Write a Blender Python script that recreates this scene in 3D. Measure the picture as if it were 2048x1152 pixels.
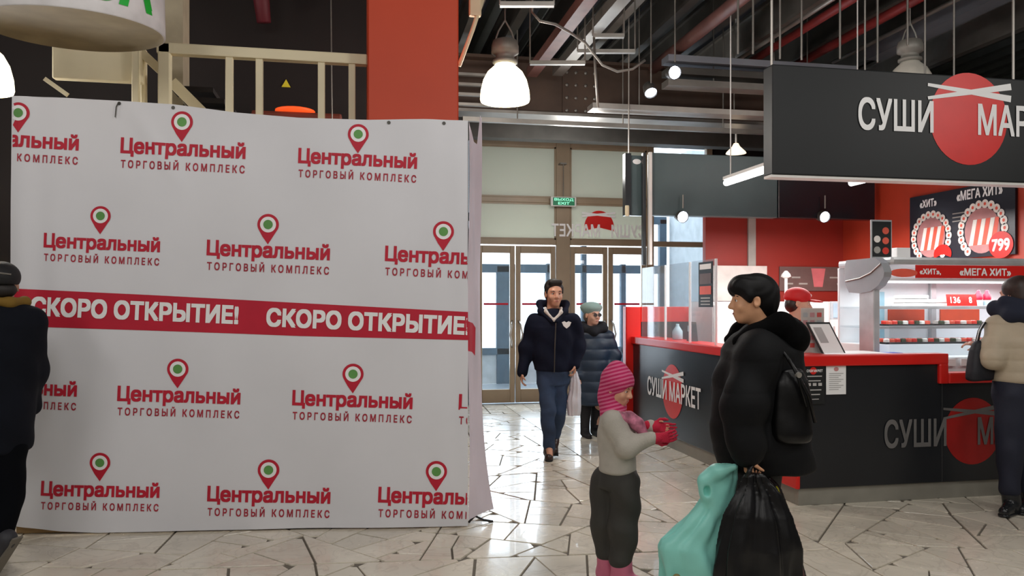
import bpy, math, random
import numpy as np
from mathutils import Vector
random.seed(7)
scene = bpy.context.scene
col = scene.collection
for o in list(bpy.data.objects): bpy.data.objects.remove(o)

# ---------------------------------------------------------------- camera, world, lights
YAW = math.radians(11.0); F = 1600.0; HZ = 610.0; EYE = 1.5
C_, S_ = math.cos(YAW), math.sin(YAW)
cam = bpy.data.cameras.new('camera'); cam.sensor_width = 36; cam.lens = F / 2048 * 36
cam.shift_y = (HZ - 576) / 2048; cam.clip_start = 0.05
co = bpy.data.objects.new('camera', cam); col.objects.link(co)
co.location = (0, 0, EYE); co.rotation_euler = (math.radians(90), 0, -YAW)
scene.camera = co
vs = scene.view_settings
vs.view_transform = 'Standard'; vs.look = 'None'; vs.gamma = 1; vs.use_curve_mapping = False
vs.exposure = -0.18
world = bpy.data.worlds.new('overcast'); scene.world = world; world.use_nodes = True
bg = world.node_tree.nodes['Background']; bg.inputs[0].default_value = (0.80, 0.90, 1.0, 1); bg.inputs[1].default_value = 4.0

def area(loc, power, size, color=(1, 1, 1), rot=(0, 0, 0), sy=None):
    l = bpy.data.lights.new('unseen_light', 'AREA'); l.energy = power; l.color = color
    l.shape = 'RECTANGLE' if sy else 'DISK'; l.size = size
    if sy: l.size_y = sy
    o = bpy.data.objects.new('unseen_light', l); o.location = loc; o.rotation_euler = rot; col.objects.link(o)
    return o
# unseen hall lamps around the camera; last two added to brighten near floor
WARM = (1.0, 0.965, 0.92)
def bulb(loc, power, rad, color):
    l = bpy.data.lights.new('unseen_light', 'POINT'); l.energy = power; l.color = color; l.shadow_soft_size = rad
    o = bpy.data.objects.new('unseen_light', l); o.location = loc; col.objects.link(o); return o
for x, y, p in ((-3.2, 0.2, 95), (0.3, -0.4, 100), (3.6, 0.6, 95), (-3.0, -3.2, 100), (0.3, -3.4, 100), (3.6, -3.2, 100), (6.6, 2.4, 110), (-4.5, 4.2, 50), (-1.7, 2.3, 75), (2.3, 2.9, 105)):
    bulb((x, y, 3.9), p, .45, WARM)
bulb((2.7, 9.6, 3.35), 55, .3, (1, .98, .95))      # unseen bulb added to brighten the entrance wall and its letters
# daylight that enters through the glazed entrance doors
area((3.2, 12.45, 1.5), 150, 2.9, (0.82, 0.91, 1.0), (math.radians(-90), 0, 0), 2.0)
# the kiosk's own ceiling lights
area((4.6, 7.4, 2.42), 105, 1.8, (1, 0.97, 0.95), (0, 0, 0), 1.2)

# ---------------------------------------------------------------- picture -> place
def ray(u):
    k = (u - 1024) / F
    return S_ + k * C_, C_ - k * S_
def aty(u, v, Y):
    a, b = ray(u); t = Y / b
    return (a * t, Y, EYE + (HZ - v) * t / F)
def atx(u, v, X):
    a, b = ray(u); t = X / a
    return (X, b * t, EYE + (HZ - v) * t / F)
def atd(u, v, d):
    l = (u - 1024) / F * d
    return (l * C_ + d * S_, -l * S_ + d * C_, EYE + (HZ - v) * d / F)
def atz(u, v, z=0.0):
    return atd(u, v, (EYE - z) * F / (v - HZ))

# ---------------------------------------------------------------- materials
def lin(c):
    def f(x): return x / 12.92 if x <= 0.04045 else ((x + 0.055) / 1.055) ** 2.4
    if isinstance(c, str): c = [int(c[i:i + 2], 16) / 255 for i in (0, 2, 4)]
    return tuple(f(x) for x in c)
MATS = {}
def mat(name, c, rough=0.6, metal=0.0, var=0.12, scale=6.0, bump=0.0, bscale=60.0, emit=0.0, coat=0.0, spec=0.5, rnd=0.0):
    if name in MATS: return MATS[name]
    m = bpy.data.materials.new(name); m.use_nodes = True; nt = m.node_tree; N = nt.nodes; L = nt.links
    b = N['Principled BSDF']; c = lin(c)
    b.inputs['Roughness'].default_value = rough; b.inputs['Metallic'].default_value = metal
    b.inputs['Coat Weight'].default_value = coat; b.inputs['Specular IOR Level'].default_value = spec
    tc = N.new('ShaderNodeTexCoord')
    n = N.new('ShaderNodeTexNoise'); n.inputs['Scale'].default_value = scale; n.inputs['Detail'].default_value = 4
    L.new(tc.outputs['Object'], n.inputs['Vector'])
    r = N.new('ShaderNodeValToRGB')
    r.color_ramp.elements[0].position = 0.3; r.color_ramp.elements[1].position = 0.7
    r.color_ramp.elements[0].color = (*[x * (1 - var) for x in c], 1)
    r.color_ramp.elements[1].color = (*[min(1, x * (1 + var)) for x in c], 1)
    L.new(n.outputs['Fac'], r.inputs['Fac'])
    outc = r.outputs['Color']
    if rnd:
        oi = N.new('ShaderNodeObjectInfo'); h = N.new('ShaderNodeHueSaturation')
        mr = N.new('ShaderNodeMapRange'); mr.inputs['To Min'].default_value = 1 - rnd; mr.inputs['To Max'].default_value = 1 + rnd
        L.new(oi.outputs['Random'], mr.inputs['Value']); L.new(mr.outputs['Result'], h.inputs['Value'])
        L.new(outc, h.inputs['Color']); outc = h.outputs['Color']
    L.new(outc, b.inputs['Base Color'])
    if bump:
        n2 = N.new('ShaderNodeTexNoise'); n2.inputs['Scale'].default_value = bscale; n2.inputs['Detail'].default_value = 3
        L.new(tc.outputs['Object'], n2.inputs['Vector'])
        bp = N.new('ShaderNodeBump'); bp.inputs['Strength'].default_value = bump; bp.inputs['Distance'].default_value = 0.01
        L.new(n2.outputs['Fac'], bp.inputs['Height']); L.new(bp.outputs['Normal'], b.inputs['Normal'])
    if emit:
        b.inputs['Emission Color'].default_value = (*c, 1); b.inputs['Emission Strength'].default_value = emit
    MATS[name] = m
    return m
def glass(name, c, alpha=0.12, rough=0.03):
    m = bpy.data.materials.new(name); m.use_nodes = True; nt = m.node_tree; N = nt.nodes; L = nt.links
    for n in list(N):
        if n.type == 'BSDF_PRINCIPLED': N.remove(n)
    out = [n for n in N if n.type == 'OUTPUT_MATERIAL'][0]
    t = N.new('ShaderNodeBsdfTransparent'); t.inputs[0].default_value = (*[1 - (1 - x) * 0.25 for x in lin(c)], 1)
    g = N.new('ShaderNodeBsdfGlossy'); g.inputs['Roughness'].default_value = rough
    d = N.new('ShaderNodeBsdfDiffuse'); d.inputs[0].default_value = (*lin(c), 1)
    lw = N.new('ShaderNodeLayerWeight'); lw.inputs[0].default_value = .5
    pw = N.new('ShaderNodeMath'); pw.operation = 'POWER'; pw.inputs[1].default_value = 4.0; L.new(lw.outputs['Facing'], pw.inputs[0])
    fr = N.new('ShaderNodeMath'); fr.operation = 'MULTIPLY_ADD'; fr.inputs[1].default_value = .5; fr.inputs[2].default_value = .03; L.new(pw.outputs[0], fr.inputs[0])
    m1 = N.new('ShaderNodeMixShader'); m1.inputs[0].default_value = alpha
    L.new(t.outputs[0], m1.inputs[1]); L.new(d.outputs[0], m1.inputs[2])
    m2 = N.new('ShaderNodeMixShader'); L.new(fr.outputs[0], m2.inputs[0])
    L.new(m1.outputs[0], m2.inputs[1]); L.new(g.outputs[0], m2.inputs[2]); L.new(m2.outputs[0], out.inputs[0])
    MATS[name] = m
    return m
def stone_mat():
    m = mat('paving_stone', 'e2dac9', 0.24, var=0.10, scale=2.2, bump=0.10, bscale=9, rnd=0.10, coat=0.25)
    nt = m.node_tree; N = nt.nodes; L = nt.links
    b = N['Principled BSDF']; src = b.inputs['Base Color'].links[0].from_socket
    tc = [n for n in N if n.type == 'TEX_COORD'][0]
    v = N.new('ShaderNodeTexNoise'); v.inputs['Scale'].default_value = 3.5; v.inputs['Detail'].default_value = 8; v.inputs['Distortion'].default_value = 1.6
    L.new(tc.outputs['Object'], v.inputs['Vector'])
    r = N.new('ShaderNodeValToRGB'); r.color_ramp.elements[0].position = 0.47; r.color_ramp.elements[1].position = 0.53
    e = r.color_ramp.elements.new(0.5); e.color = (0.55, 0.52, 0.5, 1)
    r.color_ramp.elements[0].color = r.color_ramp.elements[2].color = (1, 1, 1, 1)
    L.new(v.outputs['Fac'], r.inputs['Fac'])
    mx = N.new('ShaderNodeMix'); mx.data_type = 'RGBA'; mx.blend_type = 'MULTIPLY'; mx.inputs[0].default_value = 0.35
    L.new(src, mx.inputs[6]); L.new(r.outputs['Color'], mx.inputs[7]); L.new(mx.outputs[2], b.inputs['Base Color'])
    rr = N.new('ShaderNodeMapRange'); rr.inputs['To Min'].default_value = 0.14; rr.inputs['To Max'].default_value = 0.36
    L.new(v.outputs['Fac'], rr.inputs['Value']); L.new(rr.outputs['Result'], b.inputs['Roughness'])
    return m

# ---------------------------------------------------------------- mesh helpers
def tag(o, label=None, cat=None, group=None, kind=None):
    if label: o['label'] = label
    if cat: o['category'] = cat
    if group: o['group'] = group
    if kind: o['kind'] = kind
    return o
def thing(name, label, cat, loc=(0, 0, 0), rz=0.0, group=None, kind=None):
    o = bpy.data.objects.new(name, None); col.objects.link(o); o.location = loc; o.rotation_euler = (0, 0, rz)
    o.empty_display_size = 0.1
    return tag(o, label, cat, group, kind)
def link(name, me, m, parent=None, smooth=False):
    o = bpy.data.objects.new(name, me); col.objects.link(o)
    if m is not None and not me.materials: me.materials.append(m if not isinstance(m, str) else MATS[m])
    if parent is not None: o.parent = parent
    if smooth: me.polygons.foreach_set('use_smooth', [True] * len(me.polygons))
    return o
class MB:
    """collects shapes; build() links them as one mesh object"""
    def __init__(s): s.v = []; s.f = []
    def add(s, vs, fs):
        n = len(s.v); s.v += [tuple(p) for p in vs]; s.f += [tuple(i + n for i in f) for f in fs]; return s
    def box(s, lo, hi, bev=0.0):
        (a, b, c), (d, e, f) = lo, hi
        if bev <= 0:
            vs = [(a, b, c), (d, b, c), (d, e, c), (a, e, c), (a, b, f), (d, b, f), (d, e, f), (a, e, f)]
            return s.add(vs, [(0, 3, 2, 1), (4, 5, 6, 7), (0, 1, 5, 4), (1, 2, 6, 5), (2, 3, 7, 6), (3, 0, 4, 7)])
        g = min(bev, (d - a) / 2.2, (e - b) / 2.2, (f - c) / 2.2)
        ring = lambda i, z: [(a + i, b, z), (d - i, b, z), (d, b + i, z), (d, e - i, z), (d - i, e, z), (a + i, e, z), (a, e - i, z), (a, b + i, z)]
        def rin(z): return [(a + g, b + g, z)] * 0 + [(a + g, b + g * .3, z), (d - g, b + g * .3, z), (d - g * .3, b + g, z), (d - g * .3, e - g, z), (d - g, e - g * .3, z), (a + g, e - g * .3, z), (a + g * .3, e - g, z), (a + g * .3, b + g, z)]
        return s.loft([rin(c), ring(g, c + g), ring(g, f - g), rin(f)])
    def loft(s, rings, closed=True, caps=True):
        n = len(rings[0]); vs = [p for r in rings for p in r]; fs = []
        for i in range(len(rings) - 1):
            for j in range(n if closed else n - 1):
                k = (j + 1) % n
                fs.append((i * n + j, i * n + k, (i + 1) * n + k, (i + 1) * n + j))
        if caps and closed:
            fs.append(tuple(reversed(range(n)))); fs.append(tuple((len(rings) - 1) * n + j for j in range(n)))
        return s.add(vs, fs)
    def tube(s, pts, r, n=8, caps=True):
        pts = [Vector(p) for p in pts]; rings = []
        rr = r if isinstance(r, (list, tuple)) else [r] * len(pts)
        ref = None
        for i, p in enumerate(pts):
            t = (pts[min(i + 1, len(pts) - 1)] - pts[max(i - 1, 0)]).normalized()
            if ref is None: ref = Vector((0, 0, 1)) if abs(t.z) < 0.9 else Vector((1, 0, 0))
            a = t.cross(ref).normalized(); b = t.cross(a).normalized(); ref = -b if b.dot(ref) < 0 else b
            a = t.cross(ref).normalized(); b = a.cross(t).normalized()
            rings.append([p + rr[i] * (math.cos(w) * a + math.sin(w) * b) for w in (2 * math.pi * j / n for j in range(n))])
        return s.loft([[tuple(q) for q in r_] for r_ in rings], caps=caps)
    def beam(s, a, b, w, h):
        a, b = Vector(a), Vector(b); t = (b - a).normalized()
        up = Vector((0, 0, 1)) if abs(t.z) < 0.95 else Vector((1, 0, 0))
        x = t.cross(up).normalized() * w / 2; y = x.cross(t).normalized() * h / 2
        return s.loft([[tuple(p + x + y), tuple(p - x + y), tuple(p - x - y), tuple(p + x - y)] for p in (a, b)])
    def lathe(s, prof, c=(0, 0, 0), n=24, caps=False):
        return s.loft([[(c[0] + r * math.cos(2 * math.pi * j / n), c[1] + r * math.sin(2 * math.pi * j / n), c[2] + z) for j in range(n)] for r, z in prof], caps=caps)
    def prism(s, poly, fn0, fn1):
        """poly = 2D outline; fn0/fn1 map it to the two faces"""
        return s.loft([[fn0(*p) for p in poly], [fn1(*p) for p in poly]])
    def build(s, name, m, parent=None, smooth=False, off=None):
        v = s.v
        if off is not None: v = [(p[0] - off[0], p[1] - off[1], p[2] - off[2]) for p in v]
        me = bpy.data.meshes.new(name); me.from_pydata(v, [], s.f); me.validate(); me.update()
        import bmesh
        bm = bmesh.new(); bm.from_mesh(me); bmesh.ops.recalc_face_normals(bm, faces=bm.faces); bm.to_mesh(me); bm.free()
        return link(name, me, m, parent, smooth)
def copy_tree(o, parent=None):
    c = o.copy(); col.objects.link(c)
    if parent is not None: c.parent = parent
    for ch in list(o.children): copy_tree(ch, c)
    return c
def struct(o): o['kind'] = 'structure'; return o

# ---------------------------------------------------------------- lettering (flat print, mapped on to any surface)
TX = {}
def text2d(body, bold=0.0):
    """outline letters, filled as one clean union of all their strokes"""
    key = (body, bold)
    if key in TX: return TX[key]
    from mathutils.geometry import interpolate_bezier
    c = bpy.data.curves.new('t', 'FONT'); c.body = body
    o = bpy.data.objects.new('t', c); col.objects.link(o); bpy.context.view_layer.update()
    cu = o.to_curve(bpy.context.evaluated_depsgraph_get()); polys = []
    for sp in cu.splines:
        bp = sp.bezier_points; n = len(bp); p = []
        for k in range(n):
            a, b = bp[k], bp[(k + 1) % n]
            st = (a.handle_right - a.co).length < 1e-4 and (b.handle_left - b.co).length < 1e-4
            line = abs((b.co - a.co).cross(a.handle_right - a.co).length) + abs((b.co - a.co).cross(b.handle_left - b.co).length) < 1e-5
            p += [q[:2] for q in (interpolate_bezier(a.co, a.handle_right, b.handle_left, b.co, 2 if st or line else 5))[:-1]]
        if len(p) >= 3: polys.append([tuple(q) for q in p])
    o.to_curve_clear(); bpy.data.objects.remove(o); bpy.data.curves.remove(c)
    from mathutils.geometry import delaunay_2d_cdt
    sh = [(0, 0)] if not bold else [(-bold, -bold), (bold, -bold), (bold, bold), (-bold, bold)]
    pv, pe = [], []
    for d in sh:
        for p in polys:
            n = len(pv); pv += [Vector((x + d[0], y + d[1])) for x, y in p]; pe += [(n + k, n + (k + 1) % len(p)) for k in range(len(p))]
    ov, _, of, *_r = delaunay_2d_cdt(pv, pe, [], 0, 1e-5)
    v = np.array([q[:] for q in ov]); T = np.array([f[:3] for f in of]); cen = v[T].mean(1)
    A = np.array([q for p in polys for q in p]); B = np.array([p[(k + 1) % len(p)] for p in polys for k in range(len(p))])
    keep = np.zeros(len(T), bool)
    for d in sh:            # keep what lies inside any copy (non-zero winding)
        X, Y = (cen[:, 0] - d[0])[:, None], (cen[:, 1] - d[1])[:, None]
        up = (A[None, :, 1] <= Y) & (B[None, :, 1] > Y); dn = (A[None, :, 1] > Y) & (B[None, :, 1] <= Y)
        cr = (B[None, :, 0] - A[None, :, 0]) * (Y - A[None, :, 1]) - (X - A[None, :, 0]) * (B[None, :, 1] - A[None, :, 1])
        keep |= ((up & (cr > 0)).sum(1) - (dn & (cr < 0)).sum(1)) != 0
    T = T[keep]; us = np.unique(T); ix = -np.ones(len(v), int); ix[us] = np.arange(len(us)); v = v[us]
    lo, hi = v.min(0), v.max(0)
    TX[key] = ((v - lo) / (hi - lo) - 0.5, [tuple(int(i) for i in t) for t in ix[T]], None); return TX[key]
def flat_mesh(name, pts2, faces, fn, m, parent, clip=None, layer=None):
    if clip:   # drop what would reach past the sheet's edge
        keep = [f for f in faces if all(clip(pts2[i]) for i in f)]
        if not keep: return None
        faces = keep
    P3 = [Vector(fn(*p)) for p in pts2]
    if layer:
        e = 1e-3
        for k, l in enumerate(layer):
            if l:
                x, y = pts2[k]; P3[k] = P3[k] + (Vector(fn(x + e, y)) - P3[k]).cross(Vector(fn(x, y + e)) - P3[k]).normalized() * .0005 * l
    me = bpy.data.meshes.new(name); me.from_pydata([tuple(p) for p in P3], [], faces); me.update()
    return link(name, me, m, parent)
def text_on(name, body, w, h, fn, m, parent, bold=0.0, c=(0, 0), tilt=0.0, mirror=False, clip=None, shear=0.0):
    """fn maps (x right, y up) metres to the surface"""
    v, f, lay = text2d(body, bold)
    ct, st = math.cos(tilt), math.sin(tilt); pts = []
    for x, y in v:
        x, y = x * w, y * h
        if mirror: x = -x
        x += shear * y
        pts.append((c[0] + ct * x - st * y, c[1] + st * x + ct * y))
    return flat_mesh(name, pts, f, fn, m, parent, clip, lay)
def disc2(cx, cy, rx, ry=None, n=28, a0=0.0, a1=2 * math.pi):
    ry = ry or rx
    full = abs(a1 - a0 - 2 * math.pi) < 1e-6
    p = [(cx, cy)] + [(cx + rx * math.cos(a0 + (a1 - a0) * i / n), cy + ry * math.sin(a0 + (a1 - a0) * i / n)) for i in range(n + (0 if full else 1))]
    k = len(p) - 1
    return p, [(0, 1 + i, 1 + (i + 1) % k) for i in range(k if full else k - 1)]
def poly2(pts): return pts, [tuple(range(len(pts)))]
def quad2(x0, y0, x1, y1): return poly2([(x0, y0), (x1, y0), (x1, y1), (x0, y1)])
# ---------------------------------------------------------------- soft shapes: blended distance field -> one closed mesh
def nrm(v): v = np.array(v, float); return v / (np.linalg.norm(v) + 1e-9)
class Soft:
    def __init__(s, vox=0.008, k=0.03): s.vox = vox; s.k = k; s.p = []
    def cap(s, a, b, ra, rb=None, k=None, sub=False):
        a, b = np.array(a, float), np.array(b, float); rb = ra if rb is None else rb; R = max(ra, rb)
        ab = b - a; L = max(ab @ ab, 1e-12)
        def f(P):
            t = np.clip(((P - a) @ ab) / L, 0, 1); q = P - (a + t[..., None] * ab)
            return np.sqrt((q * q).sum(-1)) - (ra + (rb - ra) * t)
        s.p.append((np.minimum(a, b) - R, np.maximum(a, b) + R, f, s.k if k is None else k, sub)); return s
    def chain(s, pts, rs, k=None):
        for i in range(len(pts) - 1): s.cap(pts[i], pts[i + 1], rs[i], rs[i + 1], k)
        return s
    def ell(s, c, r, ax=None, k=None, sub=False):
        c = np.array(c, float); r = np.array(r, float)
        M = np.eye(3) if ax is None else np.array(ax, float)      # rows = axes
        R = r.max() if ax is not None else r
        def f(P):
            q = (P - c) @ M.T; k0 = np.sqrt(((q / r) ** 2).sum(-1)); k1 = np.sqrt(((q / r ** 2) ** 2).sum(-1)) + 1e-9
            return k0 * (k0 - 1) / k1
        s.p.append((c - R, c + R, f, s.k if k is None else k, sub)); return s
    def stack(s, lev, yaw=0.0, k=None, power=2.0, edge=0.012, sub=False, warp=None):
        """lev = rows (x, y, z, rx, ry), rising in z"""
        lev = np.array(sorted(lev, key=lambda r: r[2]), float); cy, sy = math.cos(yaw), math.sin(yaw)
        R = max(lev[:, 3].max(), lev[:, 4].max()) * 1.05
        lo = np.array([lev[:, 0].min() - R, lev[:, 1].min() - R, lev[0, 2] - .005]); hi = np.array([lev[:, 0].max() + R, lev[:, 1].max() + R, lev[-1, 2] + .005])
        def f(P):
            z = P[..., 2]; I = lambda j: np.interp(z, lev[:, 2], lev[:, j])
            x = P[..., 0] - I(0); y = P[..., 1] - I(1); u = cy * x + sy * y; w = -sy * x + cy * y
            rx, ry = I(3), I(4)
            d = ((np.abs(u / rx) ** power + np.abs(w / ry) ** power) ** (1 / power) - 1) * np.minimum(rx, ry)
            if warp is not None: d = d + warp(np.arctan2(w / ry, u / rx), z)
            e = np.maximum(lev[0, 2] - z, z - lev[-1, 2])
            a = d + edge; b = e + edge
            return np.minimum(np.maximum(a, b), 0) + np.sqrt(np.maximum(a, 0) ** 2 + np.maximum(b, 0) ** 2) - edge
        s.p.append((lo, hi, f, s.k if k is None else k, sub)); return s
    def mesh(s, disp=None, cut=None):
        h = s.vox; lo = np.min([p[0] for p in s.p if not p[4]], 0) - 3 * h; hi = np.max([p[1] for p in s.p if not p[4]], 0) + 3 * h
        n = np.ceil((hi - lo) / h).astype(int) + 1
        ax = [lo[i] + h * np.arange(n[i]) for i in range(3)]
        Fd = np.full(n, 0.5)
        for a, b, f, k, sub in s.p:
            m = 0.02 + k + 3 * h
            i0 = np.clip(np.floor((a - m - lo) / h).astype(int), 0, n - 1); i1 = np.clip(np.ceil((b + m - lo) / h).astype(int) + 1, 1, n)
            if (i1 <= i0).any(): continue
            P = np.stack(np.meshgrid(*[ax[i][i0[i]:i1[i]] for i in range(3)], indexing='ij'), -1)
            d = f(P); W = Fd[i0[0]:i1[0], i0[1]:i1[1], i0[2]:i1[2]]
            kk = max(k, 1e-4)
            if sub:
                d = -d; g = np.maximum(kk - np.abs(W - d), 0) / kk; W[...] = np.maximum(W, d) + g * g * kk / 4
            else:
                g = np.maximum(kk - np.abs(W - d), 0) / kk; W[...] = np.minimum(W, d) - g * g * kk / 4
        if cut is not None:
            P = np.stack(np.meshgrid(*ax, indexing='ij'), -1); Fd = np.maximum(Fd, cut(P))
        # surface nets
        ins = Fd < 0
        cnt = np.zeros(n - 1, int); acc = np.zeros((*(n - 1), 3))
        sl = lambda o: tuple(slice(o[i], n[i] - 1 + o[i]) for i in range(3))
        for d in range(3):
            o1, o2 = [i for i in range(3) if i != d]
            for p in (0, 1):
                for q in (0, 1):
                    A = [0, 0, 0]; A[o1] = p; A[o2] = q; B = list(A); B[d] = 1
                    fa, fb = Fd[sl(A)], Fd[sl(B)]; x = (fa < 0) != (fb < 0)
                    t = np.where(x, fa / np.where(np.abs(fa - fb) < 1e-12, 1, fa - fb), 0)
                    cnt += x
                    acc[..., d] += np.where(x, t, 0); acc[..., o1] += x * p; acc[..., o2] += x * q
        act = cnt > 0; idx = -np.ones(n - 1, int); idx[act] = np.arange(act.sum())
        g = np.stack(np.nonzero(act), -1)
        V = lo + h * (g + acc[act] / cnt[act][:, None])
        Q = []
        for d in range(3):
            o1, o2 = [(1, 2), (2, 0), (0, 1)][d]
            a = [slice(1, n[i] - 1) for i in range(3)]; a[d] = slice(0, n[d] - 1); b = list(a); b[d] = slice(1, n[d])
            ia, ib = ins[tuple(a)], ins[tuple(b)]
            for flip, msk in ((False, ia & ~ib), (True, ~ia & ib)):
                e = np.stack(np.nonzero(msk), -1)
                if not len(e): continue
                for i in range(3):
                    if i != d: e[:, i] += 1
                def ce(p, q):
                    w = e.copy(); w[:, o1] -= p; w[:, o2] -= q; return idx[w[:, 0], w[:, 1], w[:, 2]]
                qd = np.stack([ce(1, 1), ce(0, 1), ce(0, 0), ce(1, 0)], -1)
                Q.append(qd[:, ::-1] if flip else qd)
        Q = np.concatenate(Q)
        # relax a little
        for _ in range(2):
            E = np.concatenate([Q[:, [0, 1]], Q[:, [1, 2]], Q[:, [2, 3]], Q[:, [3, 0]]]); s_ = np.zeros_like(V); c_ = np.zeros(len(V))
            for a, b in ((0, 1), (1, 0)):
                np.add.at(s_, E[:, a], V[E[:, b]]); np.add.at(c_, E[:, a], 1)
            V = 0.5 * V + 0.5 * s_ / np.maximum(c_, 1)[:, None]
        if disp is not None:
            nn = np.zeros_like(V); fnv = np.cross(V[Q[:, 2]] - V[Q[:, 0]], V[Q[:, 3]] - V[Q[:, 1]])
            for i in range(4): np.add.at(nn, Q[:, i], fnv)
            nn /= np.linalg.norm(nn, axis=1)[:, None] + 1e-9
            V = V + nn * disp(V, nn)[:, None]
        return V, Q
    def build(s, name, m, parent=None, disp=None, cut=None):
        V, Q = s.mesh(disp, cut)
        me = bpy.data.meshes.new(name); me.vertices.add(len(V)); me.vertices.foreach_set('co', V.ravel())
        me.loops.add(Q.size); me.loops.foreach_set('vertex_index', Q.ravel().astype(np.int32))
        me.polygons.add(len(Q)); me.polygons.foreach_set('loop_start', np.arange(0, Q.size, 4, dtype=np.int32))
        me.polygons.foreach_set('loop_total', np.full(len(Q), 4, dtype=np.int32))
        me.update(calc_edges=True); me.validate()
        return link(name, me, m, parent, True)
def folds(a=0.006, f=(9, 7, 11), ph=0.0):
    def d(V, N):
        x, y, z = V.T
        return a * (np.sin(f[0] * 3 * x + 2.1 * np.sin(f[2] * z + ph) + ph) * 0.5 + np.sin(f[2] * 2.3 * z + 3 * x * f[0] * .5 + 1.7 * np.sin(f[1] * y * 2)) * 0.6 + 0.4 * np.sin(23 * x + 31 * z + 17 * y + ph))
    return d
def quilt(step=0.09, a=0.010, amp=0.004, z0=0.0):
    """horizontal puffer channels; soft noise between them"""
    fo = folds(amp)
    def d(V, N):
        w = np.abs(np.sin(np.pi * (V[:, 2] - z0) / step)) ** 0.6
        return a * (w - 0.6) + fo(V, N)
    return d

def head_axes(face, up=(0, 0, 1)):
    fy = nrm(face); hx = nrm(np.cross(fy, np.array(up, float))); hz = np.cross(hx, fy); return hx, fy, hz
def head_soft(b, c, face, s=1.0, neck=None, nr=0.052):
    hx, hy, hz = head_axes(face); c = np.array(c, float)
    P = lambda x, y, z: c + s * (x * hx + y * hy + z * hz); M = [hx, hy, hz]; R = lambda *r: [q * s for q in r]
    b.ell(P(0, -.014, .036), R(.074, .095, .086), M, k=.02 * s)
    b.ell(P(0, .026, -.030), R(.060, .066, .086), M, k=.03 * s)
    b.ell(P(0, .058, -.090), R(.028, .026, .022), M, k=.03 * s)
    b.cap(P(-.035, .078, .026), P(.035, .078, .026), .012 * s, k=.02 * s)
    for q in (-1, 1):
        b.ell(P(q * .031, .104, .001), R(.018, .020, .009), M, k=.010 * s, sub=True)
        b.cap(P(q * .020, .0835, .0105), P(q * .042, .0785, .0095), .0055 * s, k=.006 * s)
        b.ell(P(q * .038, .066, -.032), R(.022, .018, .022), M, k=.02 * s)
    b.cap(P(0, .088, .008), P(0, .108, -.030), .008 * s, .013 * s, k=.012 * s)
    b.cap(P(-.011, .094, -.034), P(.011, .094, -.034), .009 * s, k=.008 * s)
    b.cap(P(-.016, .085, -.062), P(.016, .085, -.062), .0085 * s, k=.008 * s)
    b.cap(P(-.013, .083, -.073), P(.013, .083, -.073), .009 * s, k=.008 * s)
    for q in (-1, 1):
        b.ell(P(q * .077, -.012, -.008), R(.010, .020, .033), M, k=.006 * s)
        b.ell(P(q * .084, -.006, -.006), R(.006, .011, .020), M, k=.004 * s, sub=True)
    if neck is not None: b.cap(P(0, -.022, -.06), neck, nr * s, nr * 1.1 * s, k=.03)
    return P, M, R
def face_parts(P, M, R, s, root, iris='3a2a1c', brow='2a1d16', lip='a8605a', tagp=''):
    m_w = mat('eye_white', 'e8e4de', .2, var=.02); m_i = mat('iris_' + iris, iris, .15); m_b = mat('brow_' + brow, brow, .8); m_l = mat('lip_' + lip, lip, .45)
    for q in (-1, 1):
        mb = MB(); c = P(q * .031, .0745, .002); r = .0118 * s
        mb.loft([[tuple(c + r * math.cos(t) * (math.cos(w) * M[0] + math.sin(w) * M[2]) + r * math.sin(t) * M[1]) for w in (2 * math.pi * j / 14 for j in range(14))] for t in (-1.5, -.8, -.2, .3, .7, 1.1, 1.5)])
        e = mb.build('eye', m_w, root, True)
        mb = MB(); c = P(q * .031, .0848, .002)
        mb.loft([[tuple(c + r * .52 * rr * (math.cos(w) * M[0] + math.sin(w) * M[2]) + dd * s * M[1]) for w in (2 * math.pi * j / 12 for j in range(12))] for rr, dd in ((1, -.004), (1, .0006), (.6, .0022), (.1, .0028))])
        mb.build('iris', m_i, e, True)
        mb = MB(); mb.tube([P(q * .016, .090, .021), P(q * .034, .089, .027), P(q * .052, .074, .021)], [.003 * s, .0045 * s, .002 * s], 6)
        mb.build('eyebrow', m_b, root, True)
    mb = MB(); mb.tube([P(-.022, .084, -.067), P(-.010, .0925, -.064), P(0, .094, -.0655), P(.010, .0925, -.064), P(.022, .084, -.067)], [.002 * s, .0045 * s, .005 * s, .0045 * s, .002 * s], 8)
    mb.build('lips', m_l, root, True)
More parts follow.
